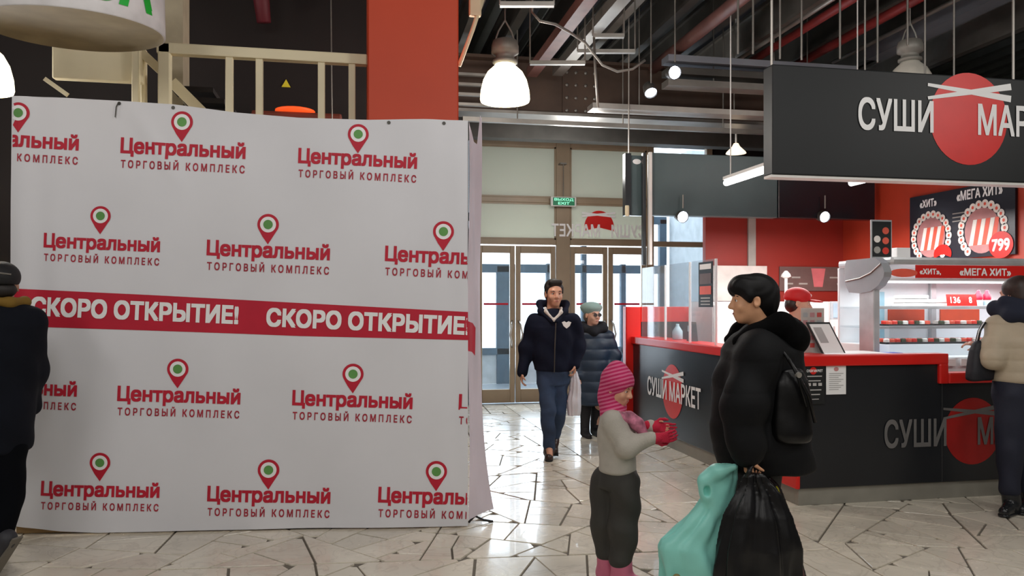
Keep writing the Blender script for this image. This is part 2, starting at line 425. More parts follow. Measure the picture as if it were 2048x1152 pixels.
def hand_soft(b, wr, fdir, pn, s=1.0, curl=0.5, thumb=1, k=.006, spread=.0):
    """wr wrist, fdir finger direction, pn direction the palm faces; thumb = side along w"""
    f = nrm(fdir); n = nrm(np.array(pn, float) - f * (np.array(pn, float) @ f)); w = np.cross(f, n) * thumb; wr = np.array(wr, float)
    for t in (-.022, -.007, .008, .023):
        b.cap(wr + s * .010 * f + s * t * .7 * w, wr + s * .082 * f + s * t * w, .013 * s, .0125 * s, k=.012 * s)
    for t, L in ((-.030, .066), (-.0105, .078), (.0095, .082), (.029, .072)):
        p = wr + s * (.084 * f + t * w); a = curl * .55; q = p
        for i, g in enumerate((.45, .32, .23)):
            d = math.cos(a) * f + math.sin(a) * n + spread * t * 8 * w; q2 = q + d * L * g * s
            b.cap(q, q2, (.0088 - .0009 * i) * s, (.0082 - .0009 * i) * s, k=.003); q = q2; a += curl * .85
    p0 = wr + s * (.022 * f + .022 * w); p1 = p0 + s * .040 * nrm(f * .75 + w * .8 + n * .35); p2 = p1 + s * .030 * nrm(f + w * .15 + n * (.3 + curl * .6)); p3 = p2 + s * .022 * nrm(f + n * (.3 + curl) - w * .2)
    b.cap(p0, p1, .014 * s, .011 * s, k=.012 * s); b.cap(p1, p2, .0105 * s, .0095 * s, k=.004); b.cap(p2, p3, .0095 * s, .0075 * s, k=.004)
    return wr + s * .06 * f
SK = lambda n, c: mat('skin_' + n, c, .5, var=.06, scale=20, bump=.03, bscale=120)
# ================================================================ THE SETTING
M = mat
STONE = stone_mat()
M('grout', '6f685e', .85, bump=.2)
M('dark_ceiling', '303238', .9, var=.3, scale=1.5)
M('wall_plain', '8d8a84', .8, var=.06, scale=1)
M('wall_dark', '170e0c', .8, var=.25, scale=1.2)
M('red_paint', 'c2411f', .55, var=.05, scale=1.5)
M('brown_frame', '98866e', .45, var=.1, scale=3)
M('frosted_panel', 'c6c6b8', .45, var=.05, scale=1.2)
M('cream', 'e2d6b4', .5, var=.05, scale=3)
M('steel_dark', '55534f', .5, .5, var=.2, scale=3)
M('steel_mid', '8a8680', .45, .6, var=.2, scale=3)
M('steel_pale', 'b4afa8', .4, .6, var=.15, scale=3)
M('pipe_red', '7a2523', .5, var=.15)
M('duct_grey', '8b8f98', .4, .5, var=.12, scale=2)
M('white_paint', 'e4e2de', .5, var=.03)
M('black_gloss', '1b1d20', .22, var=.1, scale=2)
M('sign_black', '171a1c', .5, var=.12, scale=1.2)
M('kiosk_red', 'd81e18', .35, var=.05, scale=2)
M('print_red', 'c01030', .6, var=.06, scale=8)
M('print_white', 'f4f4f4', .6, var=.02)
M('logo_red', 'd8221c', .4, var=.05)
M('beam_brown', '4a3a30', .6, .3, var=.3, scale=2)
m_ = MATS['frosted_panel']; nt_ = m_.node_tree; bs_ = nt_.nodes['Principled BSDF']; tr_ = nt_.nodes.new('ShaderNodeBsdfTranslucent'); tr_.inputs[0].default_value = (.62, .62, .54, 1)
ms_ = nt_.nodes.new('ShaderNodeMixShader'); ms_.inputs[0].default_value = .42; ou_ = [n for n in nt_.nodes if n.type == 'OUTPUT_MATERIAL'][0]
nt_.links.new(bs_.outputs[0], ms_.inputs[1]); nt_.links.new(tr_.outputs[0], ms_.inputs[2]); nt_.links.new(ms_.outputs[0], ou_.inputs[0])
GL = glass('door_glass', 'dfeaf0', .05)
GLK = glass('screen_glass', 'dce8f0', .13)
GLC = glass('case_glass', 'e8f0f4', .03)

# --- floor: crazy paving, every stone a piece of its own
fl = MB(); fl.box((-9, -7, -.06), (13, 24, -.010)); floor = struct(fl.build('floor', 'grout'))
def clip(poly, nx, ny, c):
    out = []
    for i in range(len(poly)):
        a, b = poly[i], poly[(i + 1) % len(poly)]; da, db = nx * a[0] + ny * a[1] - c, nx * b[0] + ny * b[1] - c
        if da <= 0: out.append(a)
        if (da < 0 < db) or (db < 0 < da):
            t = da / (da - db); out.append((a[0] + t * (b[0] - a[0]), a[1] + t * (b[1] - a[1])))
    return out
def area2(p): return abs(sum(p[i][0] * p[(i + 1) % len(p)][1] - p[(i + 1) % len(p)][0] * p[i][1] for i in range(len(p)))) / 2
rng = random.Random(11)
X0, X1, Y0, Y1 = -5.2, 8.6, 2.2, 11.9
BX0, BX1 = 2.18, 2.86          # band of long slabs that runs beside the kiosk
def split(poly, lim):
    a = area2(poly)
    if a < lim: return [poly]
    n = len(poly); cx = sum(p[0] for p in poly) / n; cy = sum(p[1] for p in poly) / n
    sxx = sum((p[0] - cx) ** 2 for p in poly); syy = sum((p[1] - cy) ** 2 for p in poly); sxy = sum((p[0] - cx) * (p[1] - cy) for p in poly)
    ang = .5 * math.atan2(2 * sxy, sxx - syy) + rng.gauss(0, .42); nx, ny = math.cos(ang), math.sin(ang)
    e = math.sqrt(a) * .16; c = nx * (cx + rng.uniform(-e, e)) + ny * (cy + rng.uniform(-e, e)); g = rng.uniform(.0045, .0085)
    out = []
    for q in (clip(poly, nx, ny, c - g), clip(poly, -nx, -ny, -c - g)):
        if len(q) >= 3: out += split(q, lim if a > 2 else rng.choice((.055, .09, .13, .18, .24)))
    return out
def trim(poly):
    """nick the sharpest corners so the pieces read as broken stone"""
    out = []; n = len(poly)
    for i in range(n):
        a, b, c = Vector(poly[i - 1]), Vector(poly[i]), Vector(poly[(i + 1) % n]); u_, w_ = (a - b), (c - b)
        if u_.length < 1e-4 or w_.length < 1e-4: continue
        an = u_.angle(w_)
        if an < 1.35 and rng.random() < .75:
            t = min(.07, u_.length * .35, w_.length * .35) * rng.uniform(.4, 1); out += [tuple(b + u_.normalized() * t), tuple(b + w_.normalized() * t)]
        else: out.append(tuple(b))
    return out
stones = []
for reg in ([(X0, Y0), (BX0 - .006, Y0), (BX0 - .006, Y1), (X0, Y1)], [(BX1 + .006, Y0), (X1, Y0), (X1, Y1), (BX1 + .006, Y1)]):
    stones += [trim(q) for q in split(reg, .15) if area2(q) > .006]
stones = [q for q in stones if len(q) >= 3]
y = Y0
while y < Y1:
    ln = rng.uniform(.75, 1.3); xm = (BX0 + BX1) / 2 + rng.uniform(-.06, .06)
    for a, b in ((BX0 + .004, xm - .004), (xm + .004, BX1 - .004)):
        y2 = min(y + ln * rng.uniform(.96, 1), Y1); stones.append([(a, y + .005), (b, y + .005), (b, y2 - .005), (a, y2 - .005)])
    y += ln
def shows(poly):
    cx = sum(p[0] for p in poly) / len(poly); cy = sum(p[1] for p in poly) / len(poly)
    d = cx * S_ + cy * C_; l = cx * C_ - cy * S_; u = 1024 + F * l / d; v = HZ + F * EYE / d
    if u < -60 or u > 2110 or v > 1200: return 0
    if u < 930 and d > 5.5: return 0
    if cx > 3.3 and cy > 5.5: return 0
    return area2(poly) * F * F * EYE / d ** 3
stones.sort(key=lambda p: -shows(p))
def stone_mesh(mb, poly, dz):
    n = len(poly); cx = sum(p[0] for p in poly) / n; cy = sum(p[1] for p in poly) / n
    ins = [(p[0] + (cx - p[0]) * .012, p[1] + (cy - p[1]) * .012) for p in poly]
    mb.loft([[(p[0], p[1], -.012) for p in poly], [(p[0], p[1], dz - .002) for p in poly], [(p[0], p[1], dz) for p in ins]])
rest = MB()
for i, p in enumerate(stones):
    dz = rng.uniform(-.0012, .0012)
    if i < 300 and shows(p) > 0:
        mb = MB(); stone_mesh(mb, p, dz); mb.build('paving_stone', STONE, floor)
    else: stone_mesh(rest, p, dz)
r_ = rest.build('distant_paving_stones', STONE, floor); r_['kind'] = 'stuff'
mb = MB(); mb.box((-9, 11.98, -.01), (13, 15.0, .0)); mb.build('vestibule_tiles', mat('wet_tiles', 'aeb9c2', .15, var=.1), floor)
mb = MB(); mb.box((-14, 15.0, -.02), (22, 40, .0)); struct(tag(mb.build('ground_snow', mat('snow', 'f2f5f8', .7, var=.04)), 'bright snowy ground outside the entrance doors', 'ground'))

# --- shell
def wall(name, lo, hi, m): mb = MB(); mb.box(lo, hi); return struct(mb.build(name, m))
wall('wall_left', (-7.2, -6, 0), (-7.0, 12.1, 5.4), 'wall_plain')
wall('wall_right', (11.0, -6, 0), (11.2, 12.1, 5.4), 'wall_plain')
wall('wall_rear', (-7.2, -6.2, 0), (11.2, -6, 5.4), 'wall_plain')
DY = 11.95
wall('wall_entrance_left', (-7.2, DY, 0), (1.66, DY + .2, 5.4), 'wall_dark')
wall('wall_entrance_right', (5.56, DY, 0), (11.2, DY + .2, 5.4), 'wall_dark')
wall('wall_entrance_top', (1.66, DY, 4.02), (5.56, DY + .2, 5.4), 'dark_ceiling')
wall('wall_balcony', (-7.0, 8.6, 0), (.95, 8.75, 5.3), 'wall_dark')
wall('ceiling', (-7.2, -6.2, 5.3), (11.2, 12.1, 5.5), 'dark_ceiling')

# --- glazed entrance: frames, transom panels, door leaves
def bars(name, rects, m='brown_frame', y0=DY - .05, y1=DY + .05):
    for n, (a, b, c, d) in enumerate(rects):
        mb = MB(); mb.box((a, y0, c), (b, y1, d), .008); struct(mb.build(name + str(n + 1), m))
XS = [aty(u, 0, DY)[0] for u in (953, 1030, 1111, 1139, 1215, 1292, 1306, 1411)]
zt = [2.42, 2.50, 3.06, 3.14, 3.92, 4.02]
bars('trim_', [(XS[0] - .11, XS[0], 0, 4.02), (XS[2], XS[3], 0, 4.02), (XS[5], XS[6], 0, 4.02), (XS[7], XS[7] + .1, 0, 4.02),
               (XS[0], XS[2], zt[0], zt[1]), (XS[3], XS[5], zt[0], zt[1]), (XS[6], XS[7], zt[0], zt[1]),
               (XS[0], XS[2], zt[2], zt[3]), (XS[3], XS[5], zt[2], zt[3]), (XS[0], XS[2], zt[4], zt[5]), (XS[3], XS[5], zt[4], zt[5]), (XS[6], XS[7], 3.0, 3.08)])
w = 0
for a, b in ((XS[0], XS[2]), (XS[3], XS[5])):
    for c, d in ((zt[1], zt[2]), (zt[3], zt[4])):
        w += 1; mb = MB(); mb.box((a, DY - .015, c), (b, DY + .015, d)); win = struct(mb.build('window_%d' % w, 'frosted_panel'))
        mb = MB()
        for lo, hi in (((a, c), (b, c + .025)), ((a, d - .025), (b, d)), ((a, c), (a + .025, d)), ((b - .025, c), (b, d))):
            mb.box((lo[0], DY - .03, lo[1]), (hi[0], DY - .012, hi[1]))
        mb.build('bead', 'brown_frame', win)
for c, d in ((0.02, zt[0]), (zt[1], 3.0), (3.08, 3.95)):
    w += 1; mb = MB(); mb.box((XS[6], DY - .012, c), (XS[7], DY + .012, d)); struct(mb.build('window_%d' % w, GL))
for n, (a, b, hs) in enumerate(((XS[0], XS[1], 1), (XS[1], XS[2], -1), (XS[3], XS[4], 1), (XS[4], XS[5], -1))):
    r = thing('door_%d' % (n + 1), None, None, ((a + b) / 2, DY, 0), kind='structure'); o = r.location
    a += .008; b -= .008
    for nm, lo, hi in (('stile', (a, .02), (a + .075, 2.40)), ('stile', (b - .075, .02), (b, 2.40)), ('top_rail', (a + .075, 2.29), (b - .075, 2.40)), ('kick_panel', (a + .075, .02), (b - .075, .22))):
        mb = MB(); mb.box((lo[0], DY - .03, lo[1]), (hi[0], DY + .03, hi[1]), .006); mb.build(nm, 'brown_frame', r, off=o)
    mb = MB(); mb.box((a + .075, DY - .006, .22), (b - .075, DY + .006, 2.29)); mb.build('pane', GL, r, off=o)
    hx = b - .04 if hs > 0 else a + .04
    mb = MB(); mb.tube([(hx, DY - .03, .86), (hx - hs * .02, DY - .10, .92), (hx - hs * .05, DY - .11, 1.05), (hx - hs * .02, DY - .10, 1.2), (hx, DY - .03, 1.26)], .014, 8)
    mb.build('handle', 'steel_pale', r, True, off=o)
    mb = MB(); mb.box((a + .1, DY - .008, 1.50), (b - .1, DY - .0065, 1.53)); mb.build('red_strip', 'print_red', r, off=o)
# reflection of the kiosk sign above the door, modelled as flat mirrored letters
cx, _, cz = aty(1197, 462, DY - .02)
r = thing('sign_reflection', 'painted reflection of white letters with red disc and chopsticks above right glass door', 'lettering', (cx, DY - .056, cz))
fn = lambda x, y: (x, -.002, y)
text_on('reflected_letters', 'СУШИ   МАРКЕТ', 1.52, .20, lambda x, y: (x, -.004, y), 'print_white', r, .02, mirror=True)
p, f_ = disc2(0, .05, .24, .26, a0=-.2, a1=math.pi + .2); flat_mesh('reflected_disc', p, f_, fn, 'logo_red', r)
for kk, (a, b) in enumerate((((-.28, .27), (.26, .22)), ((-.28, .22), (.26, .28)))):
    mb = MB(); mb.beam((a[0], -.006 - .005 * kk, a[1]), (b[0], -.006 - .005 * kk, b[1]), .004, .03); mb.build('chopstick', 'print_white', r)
# exit sign
p0 = aty(1102, 393, DY - .2); p1 = aty(1153, 413, DY - .2)
r = thing('exit_sign', 'green illuminated exit sign hanging above the entrance doors', 'exit sign', ((p0[0] + p1[0]) / 2, DY - .2, p1[2]))
hw, hh = (p1[0] - p0[0]) / 2, p0[2] - p1[2]
mb = MB(); mb.box((-hw, 0, 0), (hw, .06, hh), .01); mb.build('housing', 'white_paint', r)
mb = MB(); mb.box((-hw + .03, -.006, .012), (hw - .03, 0, hh - .012)); mb.build('face', mat('exit_green', '0d6a45', .4, emit=.35), r)
text_on('lettering', 'ВЫХОД', hw * 1.5, hh * .34, lambda x, y: (x, -.009, y), mat('exit_text', '8df0c8', .4, emit=.9), r, .02, c=(0, hh * .68))
text_on('lettering', 'EXIT', hw * .9, hh * .28, lambda x, y: (x, -.009, y), 'exit_text', r, .02, c=(0, hh * .30))
mb = MB(); mb.tube([(0, .03, hh), (0, .03, hh + .5)], .006, 6); mb.build('rod', 'steel_mid', r)
mb = MB(); mb.box((-.05, .01, hh + .5), (.05, .2, hh + .52)); mb.build('bracket', 'steel_mid', r)

# --- outside: second glazed front, posts
M('blue_frame', '4d6577', .45, .3); M('concrete_pale', 'c9d0d4', .7)
OY = 15.0
for n, (a, b, c, d) in enumerate(((1.2, 1.35, 0, 3.2), (2.1, 2.2, 0, 2.3), (2.62, 3.06, 0, 2.25), (3.6, 3.7, 0, 2.3), (4.3, 4.4, 0, 3.2), (5.1, 5.2, 0, 2.3), (5.9, 6.05, 0, 3.2), (1.2, 6.05, 2.12, 2.28), (1.2, 6.05, .55, .68), (1.2, 6.05, 3.1, 3.25))):
    mb = MB(); mb.box((a, OY, c), (b, OY + .12, d), .01); struct(tag(mb.build('trim_%d' % (20 + n), 'blue_frame')))
for n, (a, b) in enumerate(((1.35, 2.1), (2.2, 2.62), (3.06, 3.6), (3.7, 4.3), (4.4, 5.1), (5.2, 5.9))):
    mb = MB(); mb.box((a, OY + .05, .68), (b, OY + .07, 2.12)); struct(mb.build('window_%d' % (20 + n), GL))
    mb = MB(); mb.box((a, OY + .04, 0), (b, OY + .08, .55)); struct(mb.build('window_%d' % (30 + n), 'concrete_pale'))
wall('wall_vestibule_left', (.9, DY + .2, 0), (1.1, OY, 4.4), 'concrete_pale')
wall('wall_vestibule_right', (6.1, DY + .2, 0), (6.3, OY, 4.4), 'concrete_pale')

# --- red column
mb = MB(); mb.box((.08, 5.95, 0), (.75, 6.62, 5.3), .01); struct(tag(mb.build('column', 'red_paint')))

# --- balcony landing with cream railing and stair
RY = 6.2; BZ = 2.45
mb = MB(); mb.box((-1.40, RY - .1, BZ), (.08, 8.6, BZ + .12)); struct(mb.build('floor_balcony', 'cream'))
r = thing('railing', 'cream painted metal balcony railing beside the red column', 'railing', (-.7, RY, BZ + .12)); o = r.location
ztop = 3.40
mb = MB(); mb.box((-1.42, RY - .04, ztop - .075), (.08, RY + .04, ztop), .008); mb.build('top_rail', 'cream', r, off=o)
mb = MB(); mb.box((-1.38, RY - .02, BZ + .16), (.08, RY + .02, BZ + .21)); mb.build('bottom_rail', 'cream', r, off=o)
for u in (459, 519, 643, 704):
    x = aty(u, 100, RY)[0]; mb = MB(); mb.box((x - .026, RY - .026, BZ + .12), (x + .026, RY + .026, ztop - .075), .005); mb.build('baluster', 'cream', r, off=o)
x = aty(330, 100, RY)[0]; mb = MB(); mb.box((x - .042, RY - .04, BZ - .6), (x + .042, RY + .04, ztop), .008); mb.build('newel_post', 'cream', r, off=o)
r = thing('staircase', 'cream stair flight with newel posts and slanted handrail descending from balcony', 'staircase', (-1.8, RY, 0)); o = r.location
def pl(u, v, Y=RY): return aty(u, v, Y)
for u0_, u1_, Y in ((265, 279, RY), (283, 293, RY + .25)):
    a = pl(u0_, 100, Y); b = pl(u1_, 100, Y); mb = MB(); mb.box((a[0], Y - .03, 0), (b[0], Y + .03, a[2]), .006); mb.build('newel_post', 'cream', r, off=o)
for (a, b, Y, wd) in (((283, 105), (333, 152), RY + .1, .06), ((345, 165), (420, 240), RY + .3, .08)):
    mb = MB(); mb.beam(pl(*a, Y), pl(*b, Y), .06, wd); mb.build('handrail', 'cream', r, off=o)
for i in range(8):
    a = pl(350 + i * 22, 175 + i * 22, RY + .45); mb = MB(); mb.box((a[0], RY + .35, a[2] - .05), (a[0] + .3, RY + 1.2, a[2] - .01)); mb.build('tread', 'wall_dark', r, off=o)
a = pl(98, 97, RY); b = pl(280, 160, RY); mb = MB(); mb.box((a[0], RY + .05, b[2]), (b[0], RY + .13, a[2] + .10), .01); mb.build('fascia_panel', 'cream', r, off=o)
a = pl(90, 158, RY); b = pl(135, 190, RY); mb = MB(); mb.beam(a, b, .03, .03); mb.build('brace', 'cream', r, off=o)
# pier behind the stair
a = aty(325, 0, 6.75); b = aty(366, 0, 6.75); mb = MB(); mb.box((a[0], 6.75, 0), (b[0], 7.0, 5.3)); struct(mb.build('column_stair', mat('beige_wall', 'a89c84', .7)))
# dim things on the balcony level
mb = MB(); q = aty(572, 166, 8.58); mb.prism([(-.045, -.04), (.045, -.04), (0, .04)], lambda x, y: (q[0] + x, 8.6, q[2] + y), lambda x, y: (q[0] + x, 8.585, q[2] + y))
tag(mb.build('warning_sticker', mat('sticker_yellow', 'd8c822', .5)), 'small yellow warning triangle on dark wall behind balcony railing', 'sticker')
q = aty(578, 213, 8.0)
r = thing('heater_lamp', 'glowing orange lamp behind balcony railing near the dark wall', 'lamp', (q[0], 8.0, BZ + .12))
mb = MB(); mb.box((-.35, 0, 0), (.5, .4, q[2] - BZ - .17), .02); mb.build('cabinet', mat('cab_brown', '6a2c1c', .6), r)
mb = MB(); mb.lathe([(.03, 0), (.19, .015), (.19, .035), (.08, .05), (.02, .055)], (.05, .1, q[2] - BZ - .17), 20, True); mb.build('shade', mat('ember', 'ff5a24', .5, emit=.7), r, True)
mb = MB(); mb.tube([(q[0] - .45, 8.2, 5.2), (q[0] - .3, 8.2, 4.7), (q[0] - .26, 8.25, 4.3)], [.10, .09, .07], 10); tag(mb.build('hanging_duct', mat('maroon', '5a1420', .6), None, True), 'short maroon duct stub hanging from dark ceiling behind balcony', 'duct')
mb = MB(); mb.tube([(q[0] + .4, 7.6, 5.2), (q[0] + .42, 7.6, 3.0), (q[0] + .46, 7.62, 2.58)], .006, 5); tag(mb.build('cable', 'steel_mid'), 'thin cable hanging down behind the balcony railing', 'cable')

# --- ceiling services
def svc(name, a, b, w, h, m, label, cat, group=None, hang=0):
    mb = MB(); mb.beam(a, b, w, h); t = tag(mb.build(name, m), label, cat, group)
    for k in range(hang):
        f_ = (k + .5) / hang; p = [a[i] + (b[i] - a[i]) * f_ for i in range(3)]; mb = MB(); mb.tube([p, (p[0], p[1], 5.3)], .008, 6); mb.build('hanger_rod', 'steel_mid', t)
    return t
# big cross girder with bolted splice
GY = 9.2
za = aty(1200, 240, GY)[2]; zb = aty(1200, 135, GY)[2]
r = thing('girder', 'large dark brown steel girder with bolted splice above the entrance', 'girder', (4, GY, za), kind='structure'); o = r.location
mb = MB(); mb.box((.95, GY, za + .03), (11, GY + .03, zb)); mb.build('web', 'beam_brown', r, off=o)
mb = MB(); mb.box((.95, GY - .13, za), (11, GY + .16, za + .035)); mb.build('bottom_flange', 'steel_mid', r, off=o)
mb = MB(); mb.box((.95, GY - .13, zb), (11, GY + .16, zb + .035)); mb.build('top_flange', 'beam_brown', r, off=o)
xs = aty(1160, 200, GY)[0]
mb = MB(); mb.box((xs - .22, GY - .02, za + .05), (xs + .22, GY, zb - .05)); mb.build('splice_plate', 'beam_brown', r, off=o)
for dx in (-.17, -.06, .06, .17):
    for t in (.14, .38, .62, .86):
        mb = MB(); mb.lathe([(.018, 0), (.018, .02), (.008, .026)], (0, 0, 0), 8, True)
        mb.v = [(xs + dx + p[0], GY - .02 - p[2], za + (zb - za) * t + p[1]) for p in mb.v]; mb.build('bolt', 'steel_mid', r, off=o)
svc('trim_60', (.9, GY + 1.3, 3.84), (11, GY + 1.3, 3.84), .2, .26, 'steel_dark', 'dark steel beam above transom panels', 'beam')['kind'] = 'structure'
# joists that run towards the entrance
for i, x in enumerate((1.25, 1.75, 2.3, 2.85, 3.4, 4.0, 4.7, 5.5, 6.4, 7.4)):
    mb = MB(); mb.box((x - .05, 4.5, 4.62), (x + .05, 11.9, 4.66)); mb.box((x - .012, 4.5, 4.66), (x + .012, 11.9, 4.98)); mb.box((x - .05, 4.5, 4.98), (x + .05, 11.9, 5.02))
    struct(mb.build('trim_%d' % (70 + i), 'steel_dark' if i % 3 else 'steel_mid'))
for i in range(30):
    x = .95 + i * .34; mb = MB(); mb.prism([(0, 5.3), (.05, 5.22), (.16, 5.22), (.21, 5.3)], lambda a, b: (x + a, 4.4, b), lambda a, b: (x + a, 11.9, b)); struct(mb.build('trim_%d' % (100 + i), mat('deck', '4a4c48', .6, .3)))
def run(a, b, d0, d1=None): return atd(*a, d0), atd(*b, d1 or d0)
def pipe(name, x, z, r, m, label, cat='pipe', y0=4.2, y1=9.1):
    mb = MB(); mb.tube([(x, y0, z), (x, y1, z)], r, 10); return tag(mb.build(name, m, None, True), label, cat)
def xz(u, v, Y): p = aty(u, v, Y); return p[0], p[2]
x, z = xz(1520, 112, 8.6); pipe('sprinkler_pipe', x, z, .045, 'pipe_red', 'red sprinkler pipe running above the big black kiosk sign')
x, z = xz(1500, 104, 8.6); pipe('conduit', x, z, .025, 'steel_pale', 'thin pale conduit beside the red sprinkler pipe overhead', 'conduit')
x, z = xz(1625, 112, 8.6); pipe('sprinkler_pipe', x, z, .05, 'pipe_red', 'dark red pipe overhead, right of the pale conduit')
x, z = xz(1715, 100, 8.6); pipe('conduit', x, z, .025, 'steel_mid', 'thin grey conduit between the dark red pipe and grey duct', 'conduit')
x, z = xz(1790, 88, 8.6)
svc('air_duct', (x, 4.2, z), (x, 9.0, z), .22, .16, 'duct_grey', 'square grey air duct running above the kiosk sign', 'duct')
x, z = xz(1415, 60, 7.6); pipe('sprinkler_pipe', x, z + .05, .07, mat('pipe_rust', '6e4a44', .5, var=.2), 'thick rusty brown pipe under the ceiling left of sign')
for i, (u, v, L) in enumerate(((1075, 130, 0), (1128, 128, 0))):
    x, z = xz(u, v, 8.7); svc('cable_duct', (x, 4.4, z), (x, 9.0, z), .12, .10, 'steel_mid' if i else 'pipe_rust', ('rusty' if not i else 'grey') + ' metal channel running under ceiling near the pendant lamp', 'channel')
# cross brackets on hanging rods
for i, (ua, ub, v, d) in enumerate(((1000, 1108, 9, 6.4), (1060, 1170, 126, 7.6), (1155, 1270, 103, 8.0), (1186, 1248, 72, 7.4))):
    a, b = atd(ua, v, d), atd(ub, v, d)
    r = thing('trapeze_bracket', ['pale hanging cross bracket directly above the pendant lamp', 'hanging cross bracket level with the pendant lamp cap', 'long hanging cross bracket above the girder splice', 'short hanging cross bracket with a cable looped over it'][i], 'bracket', a, group='hanging ceiling brackets'); o = r.location
    mb = MB(); mb.beam(a, b, .05, .035); mb.build('channel', 'steel_pale' if i == 0 else 'steel_mid', r, off=o)
    for p in (a, b):
        mb = MB(); mb.tube([p, (p[0], p[1], 5.3)], .008, 6); mb.build('rod', 'steel_mid', r, off=o)
# looping cables
def cable(pts, r, m, label): mb = MB(); mb.tube(pts, r, 6); return tag(mb.build('cable', m, None, True), label, 'cable')
cable([(*atd(1065, 25, 6.6)[:2], 5.3), atd(1065, 25, 6.6), atd(1080, 42, 6.6), atd(1110, 48, 6.6), atd(1140, 65, 6.8), atd(1170, 85, 7), atd(1205, 130, 7), atd(1235, 143, 7), atd(1265, 138, 7), atd(1290, 120, 7)], .012, 'steel_mid', 'grey cable sagging between ceiling brackets beside the pendant lamp')
cable([atd(1188, 75, 7.4), atd(1191, 150, 7.4), atd(1196, 215, 7.4)], .012, 'steel_mid', 'vertical conduit dropping to the girder under the ceiling')
cable([atd(918, 132, 6.6), atd(945, 60, 6.6), atd(968, -10, 6.6)], .02, 'cream', 'pale cream strut slanting up beside the red column')
a = atd(950, 18, 6.6); mb = MB(); mb.box((a[0] - .05, a[1] - .03, a[2] - .06), (a[0] + .05, a[1] + .03, a[2] + .2), .01); tag(mb.build('junction_box', 'cream'), 'cream junction box near the top of the red column', 'box')
for i, (u, v0_, v1_) in enumerate(((1560, 0, 118), (1680, 20, 118), (1755, 0, 125), (1603, 60, 120), (1815, 20, 90), (1476, 60, 108), (1506, 55, 108))):
    mb = MB(); a, b = atd(u, v0_, 7.2), atd(u, v1_, 7.2); mb.tube([(a[0], a[1], 5.3), b], .010, 6); tag(mb.build('hanging_rod', 'steel_mid'), 'thin steel hanger rod behind big kiosk sign, %s from its left end' % ('third', 'fifth', 'sixth', 'fourth', 'seventh', 'first', 'second')[i], 'rod', 'hanger rods behind kiosk sign')
a = aty(1180, 215, GY - .5); b = aty(1560, 215, GY - .5)
svc('cable_tray', (a[0], GY - .5, a[2]), (b[0], GY - .5, a[2]), .22, .06, 'steel_pale', 'pale metal cable tray under the girder lit by spotlight', 'cable tray', hang=2)
a = aty(925, 238, GY - .3); svc('cable_tray', (a[0], GY - .3, a[2]), (b[0], GY - .3, a[2]), .06, .05, 'steel_mid', 'narrow metal rail along the bottom of the girder', 'rail', hang=3)
for i, (v, m, t) in enumerate(((120, 'duct_grey', 'upper'), (145, 'steel_dark', 'middle'), (168, 'steel_mid', 'lower'))):
    a = aty(1330, v, 8.3); b = aty(1545, v + 3, 8.3); svc('duct', (a[0], 8.3, a[2]), (b[0] + 1.0, 8.3, a[2]), .2, .07, m, t + ' metal duct of three beside the big kiosk sign', 'duct', hang=2)
for i in range(4): # ribbed sheet behind the column
    a = aty(915, 148 + i * 20, 8.8); b = aty(1000, 148 + i * 20, 8.8); svc('trim_%d' % (150 + i), (a[0], 8.8, a[2]), (b[0], 8.8, a[2]), .05, .03, 'steel_mid', None, None)['kind'] = 'structure'

# --- bell pendants
M('lamp_cast', '8f8d86', .5, .3); GLOW = mat('lamp_glow', 'fff3d2', .4, emit=3.2, var=.01)
def pendant(loc, label, s=1.0, power=40, top=5.3, glow=GLOW):
    r = thing('pendant_lamp', label, 'lamp', loc, group='bell pendant lamps')
    mb = MB(); mb.lathe([(.222 * s, 0), (.228 * s, .02 * s), (.222 * s, .10 * s), (.200 * s, .19 * s), (.160 * s, .265 * s), (.10 * s, .32 * s), (.085 * s, .345 * s), (.075 * s, .34 * s), (.09 * s, .315 * s), (.15 * s, .26 * s), (.19 * s, .185 * s), (.212 * s, .10 * s), (.216 * s, .01 * s)], n=32)
    mb.build('bell_shade', glow, r, True)
    mb = MB(); mb.lathe([(.09 * s, .335 * s), (.115 * s, .35 * s), (.115 * s, .37 * s), (.085 * s, .38 * s), (.085 * s, .42 * s), (.125 * s, .44 * s), (.125 * s, .50 * s), (.11 * s, .55 * s), (.06 * s, .57 * s)], n=24, caps=True)
    mb.build('gear_housing', 'lamp_cast', r, True)
    mb = MB(); mb.lathe([(.03 * s, .06 * s), (.055 * s, .12 * s), (.05 * s, .2 * s), (.025 * s, .27 * s)], n=16, caps=True); mb.build('bulb', mat('bulb', 'fff6e0', .3, emit=5.0), r, True)
    mb = MB()
    for q in (-1, 1): mb.tube([(q * .10 * s, 0, .52 * s), (q * .06 * s, 0, .64 * s), (0, 0, .74 * s)], .008 * s, 6)
    mb.build('bail', 'lamp_cast', r)
    mb = MB(); mb.tube([(0, 0, .73 * s), (0, 0, top - loc[2])], .007, 6); mb.build('suspension_rod', 'steel_mid', r)
    if power:
        l = bpy.data.lights.new('pendant_light', 'POINT'); l.energy = power; l.color = WARM; l.shadow_soft_size = .16
        lo = bpy.data.objects.new('pendant_light', l); col.objects.link(lo); lo.parent = r; lo.location = (0, 0, -.2)
    return r
pendant(atd(1010, 203, 7.3), 'glowing white bell pendant lamp right of the red column', 1.0, 90)
pendant(atd(-45, 180, 6.0), 'large glowing bell pendant cut by the frame above the banner corner', 1.05, 70)
pendant(atd(-8, 330, 9.4), 'glowing bell pendant partly hidden behind the left banner edge', 1.0, 40)
pendant(atd(1820, 190, 7.8), 'grey-capped bell pendant mostly hidden behind big kiosk sign', .95, 0, glow=mat('lamp_off', 'd8d4c8', .4))

